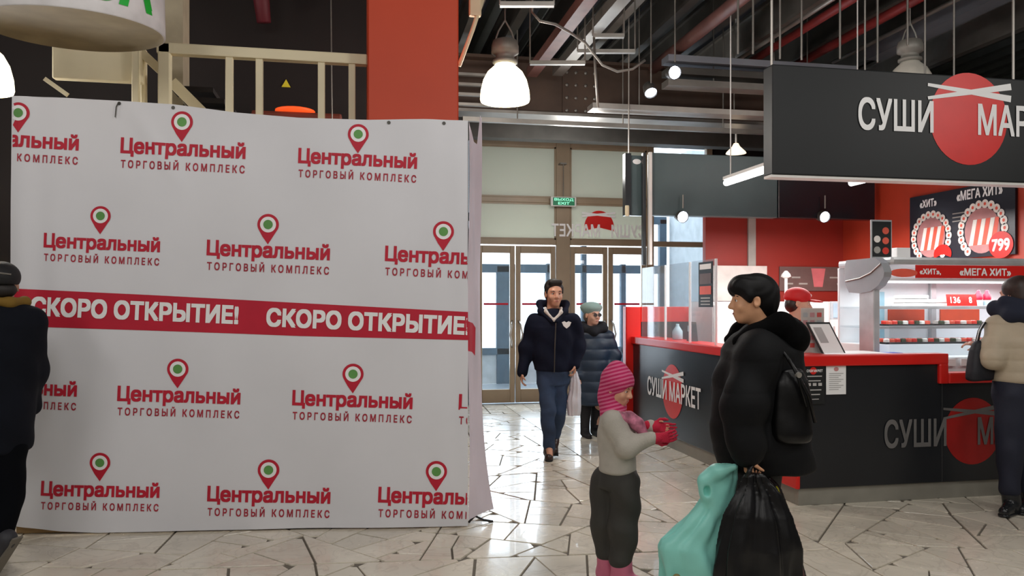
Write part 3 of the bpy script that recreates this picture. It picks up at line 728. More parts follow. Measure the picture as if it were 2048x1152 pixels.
# --- round hanging shop sign
c0 = atd(148, 62, 4.98); RAD = .525
r = thing('round_sign', 'white round drum sign with green letters hanging above the banner', 'sign', (c0[0], c0[1], c0[2]), -YAW); r.rotation_euler = (math.radians(3.4), 0, -YAW)
mb = MB(); mb.lathe([(RAD - .012, 0), (RAD, .006), (RAD, .55), (RAD - .02, .56)], n=64); mb.build('drum', mat('drum_white', 'e6e4e6', .5), r, True)
mb = MB(); mb.lathe([(.001, .03), (RAD - .03, .03), (RAD - .012, .0)], n=64); mb.build('underside', mat('drum_under', '9a8a6a', .8), r, True)
def on_drum(x, y):
    a = -math.pi / 2 + x / RAD; return ((RAD + .004) * math.cos(a), (RAD + .004) * math.sin(a), y)
text_on('lettering', 'ВА', .46, .36, on_drum, mat('green_print', '17b038', .5), r, .03, c=(.52, .25))
mb = MB()
for q in range(3): mb.tube([(.4 * math.cos(q * 2.1), .4 * math.sin(q * 2.1), .5), (.4 * math.cos(q * 2.1), .4 * math.sin(q * 2.1), 5.3 - c0[2])], .004, 5)
mb.build('hanging_wire', 'steel_mid', r)

# --- orange shop front glimpsed at the far left
a = atd(-200, 340, 8.0); b = atd(40, 700, 8.0)
r = thing('shop_shelving', 'orange shop shelving with pale shelves behind the left banner edge', 'shelving', (a[0], 7.4, 0)); o = r.location
mb = MB(); mb.box((a[0], 7.5, 0), (b[0] + .1, 7.55, 2.75)); mb.build('back_panel', mat('orange_panel', 'c8701e', .6), r, off=o)
for z in (.4, .9, 1.4, 1.9, 2.35, 2.72):
    mb = MB(); mb.box((a[0], 7.2, z), (b[0] + .1, 7.5, z + .035)); mb.build('shelf', mat('shelf_pale', 'cdbfa4', .5), r, off=o)
for z in (1.9, 2.35):
    mb = MB(); mb.box((a[0], 7.3, z + .05), (b[0] + .05, 7.48, z + .3), .02); mb.build('carton', mat('carton_brown', '8a4d22', .7), r, off=o)
# ================================================================ BANNER
A_ = np.array(atd(26, 610, 5.20)); B_ = np.array(atd(936, 610, 5.39)); LEN = float(np.linalg.norm(B_ - A_)); DIR = (B_ - A_) / LEN
NRM = np.array([DIR[1], -DIR[0], 0.0]); NRM = NRM if NRM[1] < 0 else -NRM
def px2b(u, v):
    k = (u - 1024) / F; r = np.array([S_ + k * C_, C_ - k * S_])
    # intersect the ray with the banner's line in plan
    m = np.array([[r[0], -DIR[0]], [r[1], -DIR[1]]]); t, a = np.linalg.solve(m, A_[:2])
    return a, EYE + (HZ - v) * t / F
tops = [px2b(*p) for p in ((26, 193), (130, 195), (230, 200), (345, 208), (470, 225), (600, 236), (735, 240), (850, 239), (936, 241))]
bots = [px2b(*p) for p in ((26, 1049), (130, 1061), (300, 1071), (480, 1076), (700, 1068), (850, 1062), (936, 1056))]
TA, TZ = zip(*tops); BA, BZ_ = zip(*bots)
def wave(a, z):
    e = max(0, (z - 2.1)) / .8; lft = max(0, .35 - a) / .35; rgt = max(0, a - LEN + .4) / .4
    w = .010 * math.sin(2.3 * a + 1.1 * z) + .006 * math.sin(5.1 * a - 2.2 * z + 1) + .003 * math.sin(9 * a + 3 * z)
    w += .006 * e * math.sin(7.5 * a + 4 * (z - 2.6)) + .016 * lft * math.sin(26 * a) * (0.4 + .6 * math.sin(1.2 * z) ** 2) + .004 * rgt * math.sin(30 * a + z)
    # shallow diagonal drag folds below the tied corners
    for c in (.78, 2.95):
        q = (a - c) - .6 * (2.75 - z); w += .012 * math.exp(-(q / .06) ** 2) * math.exp(-((2.55 - z) / .25) ** 2)
    w += .010 * math.sin(3.1 * a + .6) * max(0, .45 - z) / .45
    return w
def bsurf(a, z, off=0.0):
    p = A_ + DIR * a + NRM * (wave(a, z) + off); return (p[0], p[1], z)
M('banner_cloth', 'e0e0e5', .65, var=.035, scale=1.3, bump=.06, bscale=5)
NU, NV = 120, 90; mb = MB(); vs_ = []
for j in range(NV + 1):
    for i in range(NU + 1):
        a = LEN * i / NU; zt_, zb_ = np.interp(a, TA, TZ), max(.012, np.interp(a, BA, BZ_)); z = zb_ + (zt_ - zb_) * j / NV
        vs_.append(bsurf(a - .04 * (1 - j / NV) * max(0, 1 - a / .5), z))
mb.add(vs_, [(j * (NU + 1) + i, j * (NU + 1) + i + 1, (j + 1) * (NU + 1) + i + 1, (j + 1) * (NU + 1) + i) for j in range(NV) for i in range(NU)])
banner = mb.build('banner', 'banner_cloth', None, True)
tag(banner, 'large white fabric hoarding banner with red map pin logos and red stripe', 'banner')
st = [px2b(*p) for p in ((26, 577), (300, 590), (600, 606), (936, 624))]; sb = [px2b(*p) for p in ((26, 652), (300, 661), (600, 672), (936, 680))]
SA, SZ = zip(*st); SB, SZ2 = zip(*sb); vs_ = []
for j in range(5):
    for i in range(121):
        a = LEN * i / 120; z0, z1 = np.interp(a, SB, SZ2), np.interp(a, SA, SZ); vs_.append(bsurf(a, z0 + (z1 - z0) * j / 4, .0025))
mb = MB(); mb.add(vs_, [(j * 121 + i, j * 121 + i + 1, (j + 1) * 121 + i + 1, (j + 1) * 121 + i) for j in range(4) for i in range(120)])
stripe = mb.build('stripe', 'print_red', banner, True)
inside = lambda p: 0.004 < p[0] < LEN - .004
fnb = lambda off: (lambda x, y: bsurf(x, y, off))
for x0, x1, v, hpx in ((64, 478, 621, 38), (534, 942, 643, 38)):
    a, z = px2b((x0 + x1) / 2, v); a0, _ = px2b(x0, v); a1, _ = px2b(x1, v)
    text_on('slogan', 'СКОРО ОТКРЫТИЕ!', a1 - a0, hpx / 300, fnb(.006), 'print_white', stripe, .042, c=(a, z), tilt=-.045, clip=inside)
M('pin_green', '5f9a4e', .6); M('tag_red', 'a82438', .6)
for x0, x1, v, pu, pv in ((-93, 157, 281, 40, 235), (240, 492, 298, 364, 252), (597, 835, 319, 717, 277), (88, 321, 487, 200, 439), (413, 661, 502, 536, 457), (771, 1010, 514, 887, 471),
                          (-84, 157, 776, 33, 730), (237, 481, 792, 355, 746), (585, 826, 801, 706, 756), (918, 1160, 809, 1040, 765), (85, 320, 980, 202, 932), (415, 661, 992, 537, 948), (757, 1000, 994, 873, 950)):
    a, z = px2b((x0 + x1) / 2, v); w_ = px2b(x1, v)[0] - px2b(x0, v)[0]; s = w_ / 246
    t = -.04
    text_on('wordmark', 'Центральный', w_, 41 * s, fnb(.003), 'print_red', banner, .034, c=(a, z - 1.5 * s), tilt=t, clip=inside)
    text_on('tagline', 'Т О Р Г О В Ы Й   К О М П Л Е К С', w_ * .99, 20.5 * s, fnb(.003), 'tag_red', banner, .026, c=(a - .002, z - 33 * s), tilt=t, clip=inside)
    pa, pz = px2b(pu, pv); rr = 21.5 * s; cyy = pz + 8 * s
    out = []
    for q in range(25):
        w = -.42 + (math.pi + .84) * q / 24; out.append((pa + rr * math.cos(w), cyy + rr * math.sin(w)))
    tip = (pa - .002, cyy - 40 * s)
    out += [(out[-1][0] + (tip[0] - out[-1][0]) * f_ + .06 * rr * math.sin(3.14 * f_) * -1, out[-1][1] + (tip[1] - out[-1][1]) * f_) for f_ in (.5,)] + [tip]
    ctr = (pa, cyy); poly = [ctr] + out; n = len(out)
    pin = flat_mesh('map_pin', poly, [(0, 1 + i, 1 + (i + 1) % n) for i in range(n)], fnb(.003), 'print_red', banner, inside)
    if pin is not None:
        p, f_ = disc2(pa, cyy, rr * .74); flat_mesh('pin_ring', p, f_, fnb(.0045), 'print_white', pin, inside)
        p, f_ = disc2(pa, cyy, rr * .44); flat_mesh('pin_dot', p, f_, fnb(.006), 'pin_green', pin, inside)
for u, v in ((237, 206), (346, 215), (778, 246), (888, 247)):
    a, z = px2b(u, v); p, f_ = disc2(a, z, .012, n=12); flat_mesh('eyelet', p, f_, fnb(.004), 'steel_dark', banner)
mb = MB(); mb.tube([bsurf(*px2b(u, v), .012) for u, v in ((237, 204), (232, 214), (230, 234))], .004, 5); mb.build('tie_cord', 'steel_dark', banner)
# side sheet that wraps the corner
M('side_cloth', 'd6ccd6', .65, var=.06, scale=2)
vs_ = []; nj = 40; cols = ((937, 5.395), (941, 5.43), (945, 5.50), (949, 5.53), (953, 5.56), (958, 5.62), (962, 5.72))
for j in range(nj + 1):
    f_ = j / nj
    for i, (u, d) in enumerate(cols):
        vt = np.interp(u, (937, 945, 952, 958, 962), (243, 262, 300, 231, 236)); vb = np.interp(u, (937, 945, 962), (1040, 1030, 1018))
        v = vb + (vt - vb) * f_; uu = u + (max(0, .30 - f_) / .30) ** 2 * 26 * (i / 6) + 2.2 * math.sin(9 * f_ + i)
        vs_.append(atd(uu, v, d + .02 * math.sin(7 * f_ + 1.7 * i)))
mb = MB(); n = len(cols); mb.add(vs_, [(j * n + i, j * n + i + 1, (j + 1) * n + i + 1, (j + 1) * n + i) for j in range(nj) for i in range(n - 1)])
side = tag(mb.build('banner_side_sheet', 'side_cloth', None, True), 'crumpled pale side sheet hanging at the right end of the banner', 'banner')
mb = MB(); k0 = [j for j in range(nj + 1) if .42 <= j / nj <= .52]
sv = [tuple(np.array(vs_[j * n + i]) + np.array([-S_ * .004, -C_ * .004, 0])) for j in k0 for i in range(4)]
mb.add(sv, [(j * 4 + i, j * 4 + i + 1, (j + 1) * 4 + i + 1, (j + 1) * 4 + i) for j in range(len(k0) - 1) for i in range(3)]); mb.build('stripe', 'print_red', side)
mb = MB(); mb.tube([atz(938, 1044, .012), atz(950, 1032, .03), atz(968, 1040, .02), atz(986, 1043, .008)], .008, 6); tag(mb.build('strap', 'black_gloss', None, True), 'short black strap lying at the foot of the banner corner', 'strap')
# timber frame that carries the banner
r = thing('timber_scaffold', 'timber frame standing behind the hanging white banner', 'scaffold', tuple(A_ * [1, 1, 0])); o = r.location
M('timber', '9a7d52', .7, var=.15)
for a in (.06, LEN / 2, LEN - .06):
    p = A_ + DIR * a - NRM * .07; mb = MB(); mb.beam((p[0], p[1], 0), (p[0], p[1], 2.62), .05, .05); mb.build('post', 'timber', r, off=o)
p, q = A_ - NRM * .07, B_ - NRM * .07; mb = MB(); mb.beam((p[0], p[1], 2.60), (q[0], q[1], 2.60), .05, .05); mb.build('crossbar', 'timber', r, off=o)
mb = MB(); mb.beam((p[0], p[1], .03), (q[0], q[1], .03), .06, .05); mb.build('sill', 'timber', r, off=o)
# ================================================================ KIOSK
XL, YF, ZT = 3.222, 5.44, 1.125; YB = 9.06
XST = aty(1884, 700, YF)[0]; ZL = .975; XR = 8.6
M('panel_black', '202226', .32, var=.1, scale=1.5); M('plinth_grey', '8d8a80', .5, var=.08); M('worktop_white', 'e8e6e4', .4, var=.02)
r = thing('kiosk_counter', 'black kiosk counter with red rim, grey plinth and stepped front', 'counter', (XL, YF, 0)); o = r.location; counter = r
def P(name, lo, hi, m, parent=None, bev=.006, root=None, off=None):
    mb = MB(); mb.box(lo, hi, bev); return mb.build(name, m, parent if parent is not None else r, off=o if off is None else off)
P('side_panel', (XL, YF + .03, .13), (XL + .04, YB, ZT - .08), 'panel_black')
P('front_panel', (XL, YF, .13), (XST, YF + .04, ZT - .08), 'panel_black')
P('front_panel', (XST, YF, .13), (XR, YF + .04, ZL - .08), 'panel_black')
P('plinth', (XL + .02, YF + .02, 0), (XR, YF + .08, .13), 'plinth_grey', bev=.003)
P('plinth', (XL + .02, YF + .08, 0), (XL + .08, YB, .13), 'plinth_grey', bev=.003)
P('corner_skirting', (XL - .015, YF - .012, .13), (XL + .02, YF + .72, .27), 'kiosk_red', bev=.01)
P('side_rim', (XL - .03, YF + .1, ZT - .08), (XL + .30, YB, ZT), 'kiosk_red', bev=.01)
P('front_rim', (XL - .03, YF - .03, ZT - .08), (XST + .04, YF + .10, ZT), 'kiosk_red', bev=.01)
P('step_riser', (XST - .04, YF - .03, ZL - .08), (XST + .04, YF + .10, ZT - .08), 'kiosk_red', bev=.01)
P('low_rim', (XST + .04, YF - .03, ZL - .08), (XR, YF + .10, ZL), 'kiosk_red', bev=.01)
P('worktop', (XL + .30, YF + .10, ZT - .06), (4.20, YF + .62, ZT - .01), 'worktop_white', bev=.004)
P('end_post', (XL - .09, YB - .02, 0), (XL + .10, YB + .10, 1.48), 'kiosk_red', bev=.01)
P('end_panel', (XL + .10, YB, 0), (XL + .74, YB + .05, 1.30), 'panel_black')
P('end_band', (XL + .10, YB - .01, 1.30), (XL + .74, YB + .06, 1.48), 'kiosk_red')
def logo(name_root, fn0, rad, tw, th, white, red, gap='  ', cx=0., cz=0.):
    off = lambda d: (lambda x, y: fn0(cx + x, cz + y, d))
    p, f_ = disc2(0, 0, rad, rad * 1.04, 40); flat_mesh('logo_disc', p, f_, off(.003), red, name_root)
    for kk, (a, b) in enumerate((((-rad * 1.05, rad * .72), (rad * 1.1, rad * .50)), ((-rad * 1.05, rad * .42), (rad * 1.1, rad * .78)))):
        dx, dy = b[0] - a[0], b[1] - a[1]; L = math.hypot(dx, dy); nx, ny = -dy / L, dx / L; w0, w1 = rad * .035, rad * .075
        flat_mesh('chopstick', [(a[0] - nx * w0, a[1] - ny * w0), (b[0] - nx * w1, b[1] - ny * w1), (b[0] + nx * w1, b[1] + ny * w1), (a[0] + nx * w0, a[1] + ny * w0)], [(0, 1, 2, 3)], off(.005 + .001 * kk), white, name_root)
    text_on('lettering', 'СУШИ' + gap + 'МАРКЕТ', tw, th, off(.008), white, name_root, .02)
c = atx(1345, 783, XL); text_z = c[2]
logo(r, lambda x, y, d: (-d, c[1] - x - o[1], y + text_z), .27, 1.42, .21, 'print_white', 'logo_red', ' ')
c2 = aty(1945, 862, YF)
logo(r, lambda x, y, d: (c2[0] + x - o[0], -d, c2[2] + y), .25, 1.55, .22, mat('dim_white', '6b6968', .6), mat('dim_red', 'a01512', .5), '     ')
# notices on the front panel
M('wall_grey_print', 'b9b7b5', .6)
q = aty(1627, 768, YF); n_ = thing('black_notice', 'black notice with small red disc and white lines on counter front', 'notice', (q[0], YF - .012, q[2] - .15))
mb = MB(); mb.box((-.085, 0, 0), (.085, .006, .31)); mb.build('board', 'sign_black', n_)
fnn = lambda x, y: (x, -.002, y)
p, f_ = disc2(-.01, .25, .028); flat_mesh('logo_disc', p, f_, fnn, 'logo_red', n_)
text_on('lettering', 'СУШИ МАРКЕТ', .13, .02, lambda x, y: (x, -.004, y), 'print_white', n_, .02, c=(.0, .25))
for i, (w_, h_) in enumerate(((.12, .008), (.10, .008), (.03, .022), (.11, .008), (.09, .008), (.07, .006))):
    zz = .205 - .034 * i
    for k in ((-1, 0, 1) if w_ == .03 else (0,)):
        flat_mesh('text_line', *quad2(-w_ / 2 + k * .045, zz, w_ / 2 + k * .045, zz + h_), lambda x, y: (x, -.003, y), 'wall_grey_print', n_)
q = aty(1671, 758, YF); n_ = thing('paper_notice', 'white paper sheet with faint text taped to counter front', 'notice', (q[0], YF - .008, q[2] - .115))
mb = MB(); mb.box((-.082, 0, 0), (.082, .003, .225)); mb.build('sheet', 'print_white', n_)
p, f_ = disc2(0, .19, .02, .016); flat_mesh('stamp', p, f_, fnn, mat('faint_red', 'c98a8a', .6), n_)
for i in range(9):
    p, f_ = quad2(-.06, .155 - i * .015, .06 - .02 * (i % 3), .160 - i * .015); flat_mesh('text_line', p, f_, fnn, mat('faint_grey', 'b5b3b3', .6), n_)

# --- big black header sign
p0 = aty(1543, 128, YF); p1 = aty(1545, 348, YF); XS0 = p1[0]; SZ0, SZ1 = p1[2], p0[2]
r = thing('header_sign', 'big black header sign with red disc and white lettering above counter', 'sign', (XS0, YF, SZ0)); o = r.location
P('box', (XS0, YF, SZ0), (XR, YF + .14, SZ1), 'sign_black', bev=.008)
c3 = aty(1937, 238, YF)
logo(r, lambda x, y, d: (c3[0] + x - o[0], -d, c3[2] + y - o[2]), .345, 1.92, .25, 'print_white', 'logo_red', '      ')
for u in (1553, 2041):
    x = aty(u, 130, YF)[0]; mb = MB(); mb.tube([(x, YF + .07, SZ1), (x, YF + .07, 5.3)], .010, 6); mb.build('hanger', 'steel_pale', r, off=o)
P('bottom_trim', (XS0, YF + .01, SZ0 - .02), (XR, YF + .13, SZ0), 'white_paint', bev=.003)

# --- far header sign, seen across the kiosk, with its return
Y2 = 8.5
a = aty(1302, 305, Y2); b = aty(1748, 440, Y2)
M('sign_green', '4a5a5c', .30, var=.15, scale=1.5)
r = thing('far_header_sign', 'dark glossy grey-green header sign at the far side of kiosk', 'sign', (a[0], Y2, b[2])); o = r.location
xm = aty(1555, 400, Y2)[0]
P('panel', (a[0], Y2, b[2]), (xm, Y2 + .12, a[2]), 'sign_green', bev=.006)
P('panel', (xm + .004, Y2 - .02, b[2]), (b[0], Y2 + .12, a[2] - .02), mat('sign_navy', '17181f', .25), bev=.006)
e0 = aty(1256, 305, Y2 + .05); P('return_panel', (e0[0], Y2 + .1, b[2]), (a[0] - .05, Y2 + .16, a[2] - .02), 'sign_green', bev=.006)
P('corner_post', (a[0] - .03, Y2 - .03, 1.95), (a[0] + .005, Y2 + .02, a[2]), 'white_paint', bev=.004)
P('dark_post', (a[0] - .085, Y2 + .02, 1.95), (a[0] - .05, Y2 + .08, a[2]), 'panel_black', bev=.004)
P('edge_strip', (e0[0] - .02, Y2 + .08, b[2]), (e0[0] + .05, Y2 + .18, a[2]), 'panel_black', bev=.004)
p, f_ = disc2(0, 0, .05, .03, 14); flat_mesh('sticker', p, f_, lambda x, y: (e0[0] + .12 + x - o[0], .095, a[2] - .09 + y - o[2]), 'print_white', r)
P('emblem', (e0[0] - .03, Y2 + .05, aty(1250, 420, Y2)[2] - .06), (e0[0] + .02, Y2 + .08, aty(1250, 420, Y2)[2] + .06), 'cream', bev=.02)
for x in (e0[0] + .02, xm):
    mb = MB(); mb.tube([(x, Y2 + .08, a[2]), (x, Y2 + .08, 5.3)], .008, 6); mb.build('hanger', 'steel_pale', r, off=o)

# --- kiosk rear and side walls
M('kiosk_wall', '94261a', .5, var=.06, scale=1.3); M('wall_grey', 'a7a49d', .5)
def W2(name, lo, hi, m): mb = MB(); mb.box(lo, hi); return struct(mb.build(name, m))
XW = 6.12; YW = 9.25
xa = aty(1411, 480, YW)[0]
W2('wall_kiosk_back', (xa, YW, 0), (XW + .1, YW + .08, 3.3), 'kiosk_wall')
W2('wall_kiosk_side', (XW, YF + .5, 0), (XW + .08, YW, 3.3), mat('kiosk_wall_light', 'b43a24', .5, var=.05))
xg = aty(1502, 480, YW)[0]; W2('trim_200', (xg - .05, YW - .03, 1.9), (xg + .05, YW, 3.2), 'wall_grey')
z_ = aty(1480, 532, YW)[2]; W2('trim_201', (xa, YW - .05, 1.55), (aty(1530, 500, YW)[0], YW, z_), mat('band_white', 'd9d2cc', .5))
# greyish menu poster on the back wall
a = aty(1560, 533, YW - .03); b = aty(1688, 582, YW - .03)
r = thing('menu_poster', 'wide grey-brown menu poster with red emblem behind the worker', 'poster', (a[0], YW - .03, b[2])); o = r.location
P('panel', (a[0], YW - .025, b[2]), (b[0], YW - .005, a[2]), mat('poster_brown', '6a5450', .5), bev=.002)
xm = aty(1634, 550, YW)[0]; fno = lambda x, y: (x - o[0], -.002 + (YW - .028) - o[1], y - o[2])
p, f_ = poly2([(xm - .10, a[2] - .02), (xm - .06, b[2] + .05), (xm + .06, b[2] + .05), (xm + .10, a[2] - .02)]); flat_mesh('emblem', p, f_, fno, mat('emblem_pink', 'd07074', .5), r)
for i in range(6):
    x = a[0] + .06 + (i % 3) * .1 + (i // 3) * (xm - a[0] + .1); zz = b[2] + .08 + (i % 2) * .08
    p, f_ = quad2(x, zz, x + .12, zz + .02); flat_mesh('text_line', p, f_, fno, 'wall_grey', r)

# --- sushi menu board on the side wall
ya, za_, zb_ = atx(1824, 393, XW)[1], 2.70, 1.98; yb = atx(2036, 357, XW)[1]
r = thing('menu_board', 'black sushi menu board with two platters and white headings', 'menu board', (XW - .03, ya, zb_)); o = r.location
P('panel', (XW - .03, yb, zb_), (XW - .004, ya, za_), mat('board_navy', '23242e', .35), bev=.003)
Wd = ya - yb; mf = lambda d: (lambda x, y: (-.003 - d, -x, y))
text_on('heading', '«ХИТ»', .26, .085, mf(.001), 'print_white', r, .03, c=(.30, .625), shear=.0)
text_on('heading', '«МЕГА ХИТ»', .60, .10, mf(.001), 'print_white', r, .03, c=(1.02, .64))
for i in range(3):
    p, f_ = quad2(.66, .46 - i * .04, .66 + .24 - .05 * i, .472 - i * .04); flat_mesh('text_line', p, f_, mf(.001), 'wall_grey', r)
M('salmon', 'e8604a', .5); M('rice', 'efe9e2', .6); M('roe', 'd8392c', .5)
for cx_, cy_, R_ in ((.34, .25, .27), (1.06, .26, .285)):
    p, f_ = disc2(cx_, cy_, R_ * .80); pl_ = flat_mesh('platter', p, f_, mf(.001), mat('platter_pink', 'b98080' if cx_ < .5 else 'cfc8b4', .5), r)
    for i in range(22):
        w = 2 * math.pi * i / 22; x, y = cx_ + R_ * math.cos(w), cy_ + R_ * .92 * math.sin(w)
        if not (.005 < y - .04 and y < .71): continue
        p, f_ = disc2(x, y, R_ * .155, n=12); pc = flat_mesh('maki_roll', p, f_, mf(.002), 'rice', r)
        p, f_ = disc2(x, y, R_ * .06, n=8); flat_mesh('filling', p, f_, mf(.003), 'salmon', pc)
    for i in range(6):
        w = .9; x = cx_ - R_ * .5 + R_ * .2 * i; L_ = R_ * .5
        p, f_ = poly2([(x - .03, cy_ - L_), (x + .025, cy_ - L_), (x + .08, cy_ + L_ * .8), (x + .03, cy_ + L_ * .8)]); flat_mesh('nigiri', p, f_, mf(.0015 + .0001 * i), 'salmon' if i % 2 else 'rice', r)
for cx_, t in ((.52, ''), (1.32, '799')):
    p, f_ = disc2(cx_, .06, .13, .10, a0=-.4, a1=math.pi + .4) if cx_ < 1 else disc2(1.30, .10, .15, .13); flat_mesh('price_bubble', p, f_, mf(.004), 'logo_red', r)
    if t: text_on('price', t, .22, .12, mf(.005), 'print_white', r, .03, c=(1.30, .10))

# --- refrigerated showcase
XC, YC0, YC1 = 4.25, 5.88, 6.62
M('case_grey', '9da0a4', .4, .2, var=.05); M('case_white', 'e9edf0', .35, var=.02); M('case_silver', 'c4c6c8', .3, .4); M('led', 'f4f8ff', .4, emit=2.2)
r = thing('showcase', 'refrigerated glass sushi showcase with grey end panel and red strip', 'display case', (XC, YC0, 0)); o = r.location
prof = [(.50, -.005), (.10, -.005), (.02, -.05), (-.02, -.13), (-.01, -.17), (.06, -.24), (.16, -.285), (.30, -.30), (.46, -.29), (.52, -.20), (.53, -.08)]
mb = MB(); mb.prism(prof, lambda y, z: (XC, YC0 + y, 1.90 + z), lambda y, z: (XC + .07, YC0 + y, 1.90 + z)); mb.build('end_panel', 'case_grey', r, off=o)
mb = MB(); mb.tube([(XC - .004, YC0 + y, 1.90 + z) for y, z in ((.50, -.19), (.30, -.17), (.15, -.13), (.02, -.06))], .007, 6); mb.build('end_groove', 'steel_mid', r, off=o)
P('end_post', (XC + .01, YC0 + .13, ZT - .1), (XC + .07, YC0 + .33, 1.66), 'case_silver')
P('base', (XC, YC0, 0), (XR, YC1, .92), 'case_white')
P('canopy', (XC + .07, YC0 - .02, 1.835), (XR, YC1, 1.895), 'case_silver', bev=.02)
P('light_strip', (XC + .07, YC0 + .03, 1.685), (XR, YC0 + .10, 1.70), 'led', bev=.004)
P('light_bar', (XC + .07, YC0 + .01, 1.70), (XR, YC0 + .12, 1.72), 'case_white', bev=.004)
P('back_panel', (XC + .07, YC1 - .03, .92), (XR, YC1, 1.835), 'case_white')
P('deck', (XC + .07, YC0, .92), (XR, YC1 - .03, 1.06), 'case_white')
P('deck_step', (XC + .07, YC0 + .28, 1.06), (XR, YC1 - .03, 1.16), 'case_white')
xr0 = aty(1812, 540, YC0)[0]
P('red_strip', (XC + .30, YC0 - .012, 1.725), (XR, YC0 + .0, 1.832), 'kiosk_red', bev=.003)
xt = aty(1968, 541, YC0)[0]; text_on('strip_lettering', '«МЕГА ХИТ»', .50, .062, lambda x, y: (xt + x - o[0], -.016, 1.778 + y), 'print_white', r, .03)
xt2 = aty(1858, 541, YC0)[0]; text_on('strip_lettering', '«ХИТ»,', .20, .055, lambda x, y: (xt2 + x - o[0], -.016, 1.775 + y), 'print_white', r, .03)
p, f_ = disc2(aty(1805, 542, YC0)[0], 1.765, .13, .035, 18); flat_mesh('strip_picture', p, f_, lambda x, y: (x - o[0], -.016, y), 'salmon', r)
for z, y0 in ((1.47, YC0 + .26), (1.30, YC0 + .20)):
    P('glass_shelf', (XC + .08, y0, z), (XR, YC1 - .03, z + .014), GLC, bev=0)
    P('shelf_rail', (XC + .08, y0 - .012, z - .004), (XR, y0, z + .022), 'case_silver', bev=.003)
xd = aty(1865, 640, YC1 - .05)[0]; P('mullion', (xd - .03, YC1 - .07, 1.06), (xd + .03, YC1 - .03, 1.72), 'case_silver')
for u0_, u1_, z0, z1 in ((1778, 1850, 1.315, 1.46), (1882, 1960, 1.315, 1.46)):
    a = aty(u0_, 640, YC1 - .05)[0]; b = aty(u1_, 640, YC1 - .05)[0]; P('orange_panel', (a, YC1 - .045, z0), (b, YC1 - .03, z1), mat('case_orange', 'd04a26', .5), bev=.002)
a = aty(1755, 640, YC1 - .06)[0]; P('blue_panel', (a - .10, YC1 - .05, 1.10), (a + .08, YC1 - .03, 1.62), mat('case_blue', '9fc8d8', .4), bev=.002)
P('front_glass', (XC + .07, YC0 + .004, 1.06), (XR, YC0 + .012, 1.47), GLC, bev=0)
for i, u in enumerate((1900, 1950, 2000)):
    x = aty(u, 730, YC0 - .02)[0]; P('price_rail', (x - .14, YC0 - .03, .99), (x + .05, YC0 - .015, 1.05), 'print_white', bev=.002)
l = area((6.2, YC0 + .3, 1.66), 36, 3.6, (.95, .98, 1), (0, 0, 0), .3)
# goods on the shelves
def tray(loc, label, kind, grp='sushi trays in the showcase', w=.24, dp=.16):
    t = thing('sushi_tray', label, 'tray', loc, 0, grp)
    mb = MB(); mb.loft([[(x * s_, y * s_, z) for x, y in ((-w / 2, -dp / 2), (w / 2, -dp / 2), (w / 2, dp / 2), (-w / 2, dp / 2))] for s_, z in ((.86, 0), (1, .018), (.94, .018), (.84, .006))]); mb.build('base', 'sign_black', t)
    for i in range(4):
        for j in range(2):
            mb = MB(); mb.lathe([(.022, 0), (.025, .008), (.025, .036), (.016, .042)], ((i - 1.5) * .053, (j - .5) * .068, .006), 8, True); mb.build('roll', ('rice', 'salmon', 'roe', mat('nori', '3d4a34', .6))[(i + kind + j) % 4], t)
    return t
pl_ = ['first', 'second', 'third', 'fourth', 'fifth', 'sixth']
for i, u in enumerate((1784, 1828, 1872, 1916, 1960, 2004)):
    x = aty(u, 675, YC0 + .36)[0]; tray((x, YC0 + .36, 1.16), 'small sushi tray on lowest showcase step, %s from the grey end panel' % pl_[i], i)
for i, u in enumerate((1792, 1836, 1896, 1940)):
    x = aty(u, 655, YC0 + .4)[0]; tray((x, YC0 + .42, 1.314), 'sushi tray on the lower glass shelf, %s from the grey end panel' % pl_[i], i + 1)
for i, (u, k) in enumerate(((1818, 0), (1862, 1))):
    for j in range(3 - k):
        x = aty(u, 600, YC0 + .42)[0] + j * .01
        mb = MB(); mb.box((-.12, -.08, 0), (.12, .08, .03), .008); t = thing('food_box', ('lowest', 'middle', 'topmost')[j + (0)] + ' clear food box in the %s stack on top showcase shelf' % ('left' if not k else 'right'), 'box', (x, YC0 + .42, 1.484 + j * .036), 0, 'stacked food boxes'); mb.build('lid', mat('clear_box', 'd4d0cc', .25), t)
        mb = MB(); mb.box((-.11, -.07, -.004), (.11, .07, 0.0)); mb.build('tray', 'steel_dark', t)
for i, (u, tt) in enumerate(((1912, '136'), (1942, '8'))):
    x = aty(u, 595, YC0 + .27)[0]; t = thing('price_card', ('wide' if not i else 'narrow') + ' red price card standing on the top showcase shelf', 'price card', (x, YC0 + .27, 1.484), 0, 'red price cards')
    mb = MB(); mb.prism([(-.085 + .02 * i, 0), (.085 - .02 * i, 0), (.085 - .02 * i, .11), (-.085 + .02 * i, .11)], lambda a, b: (a, b * .15, b), lambda a, b: (a, b * .15 + .004, b)); mb.build('card', 'logo_red', t)
    text_on('digits', tt, .10 if not i else .03, .055, lambda a, b: (a, (b + .06) * .15 - .002, b + .06), 'print_white', t, .02)
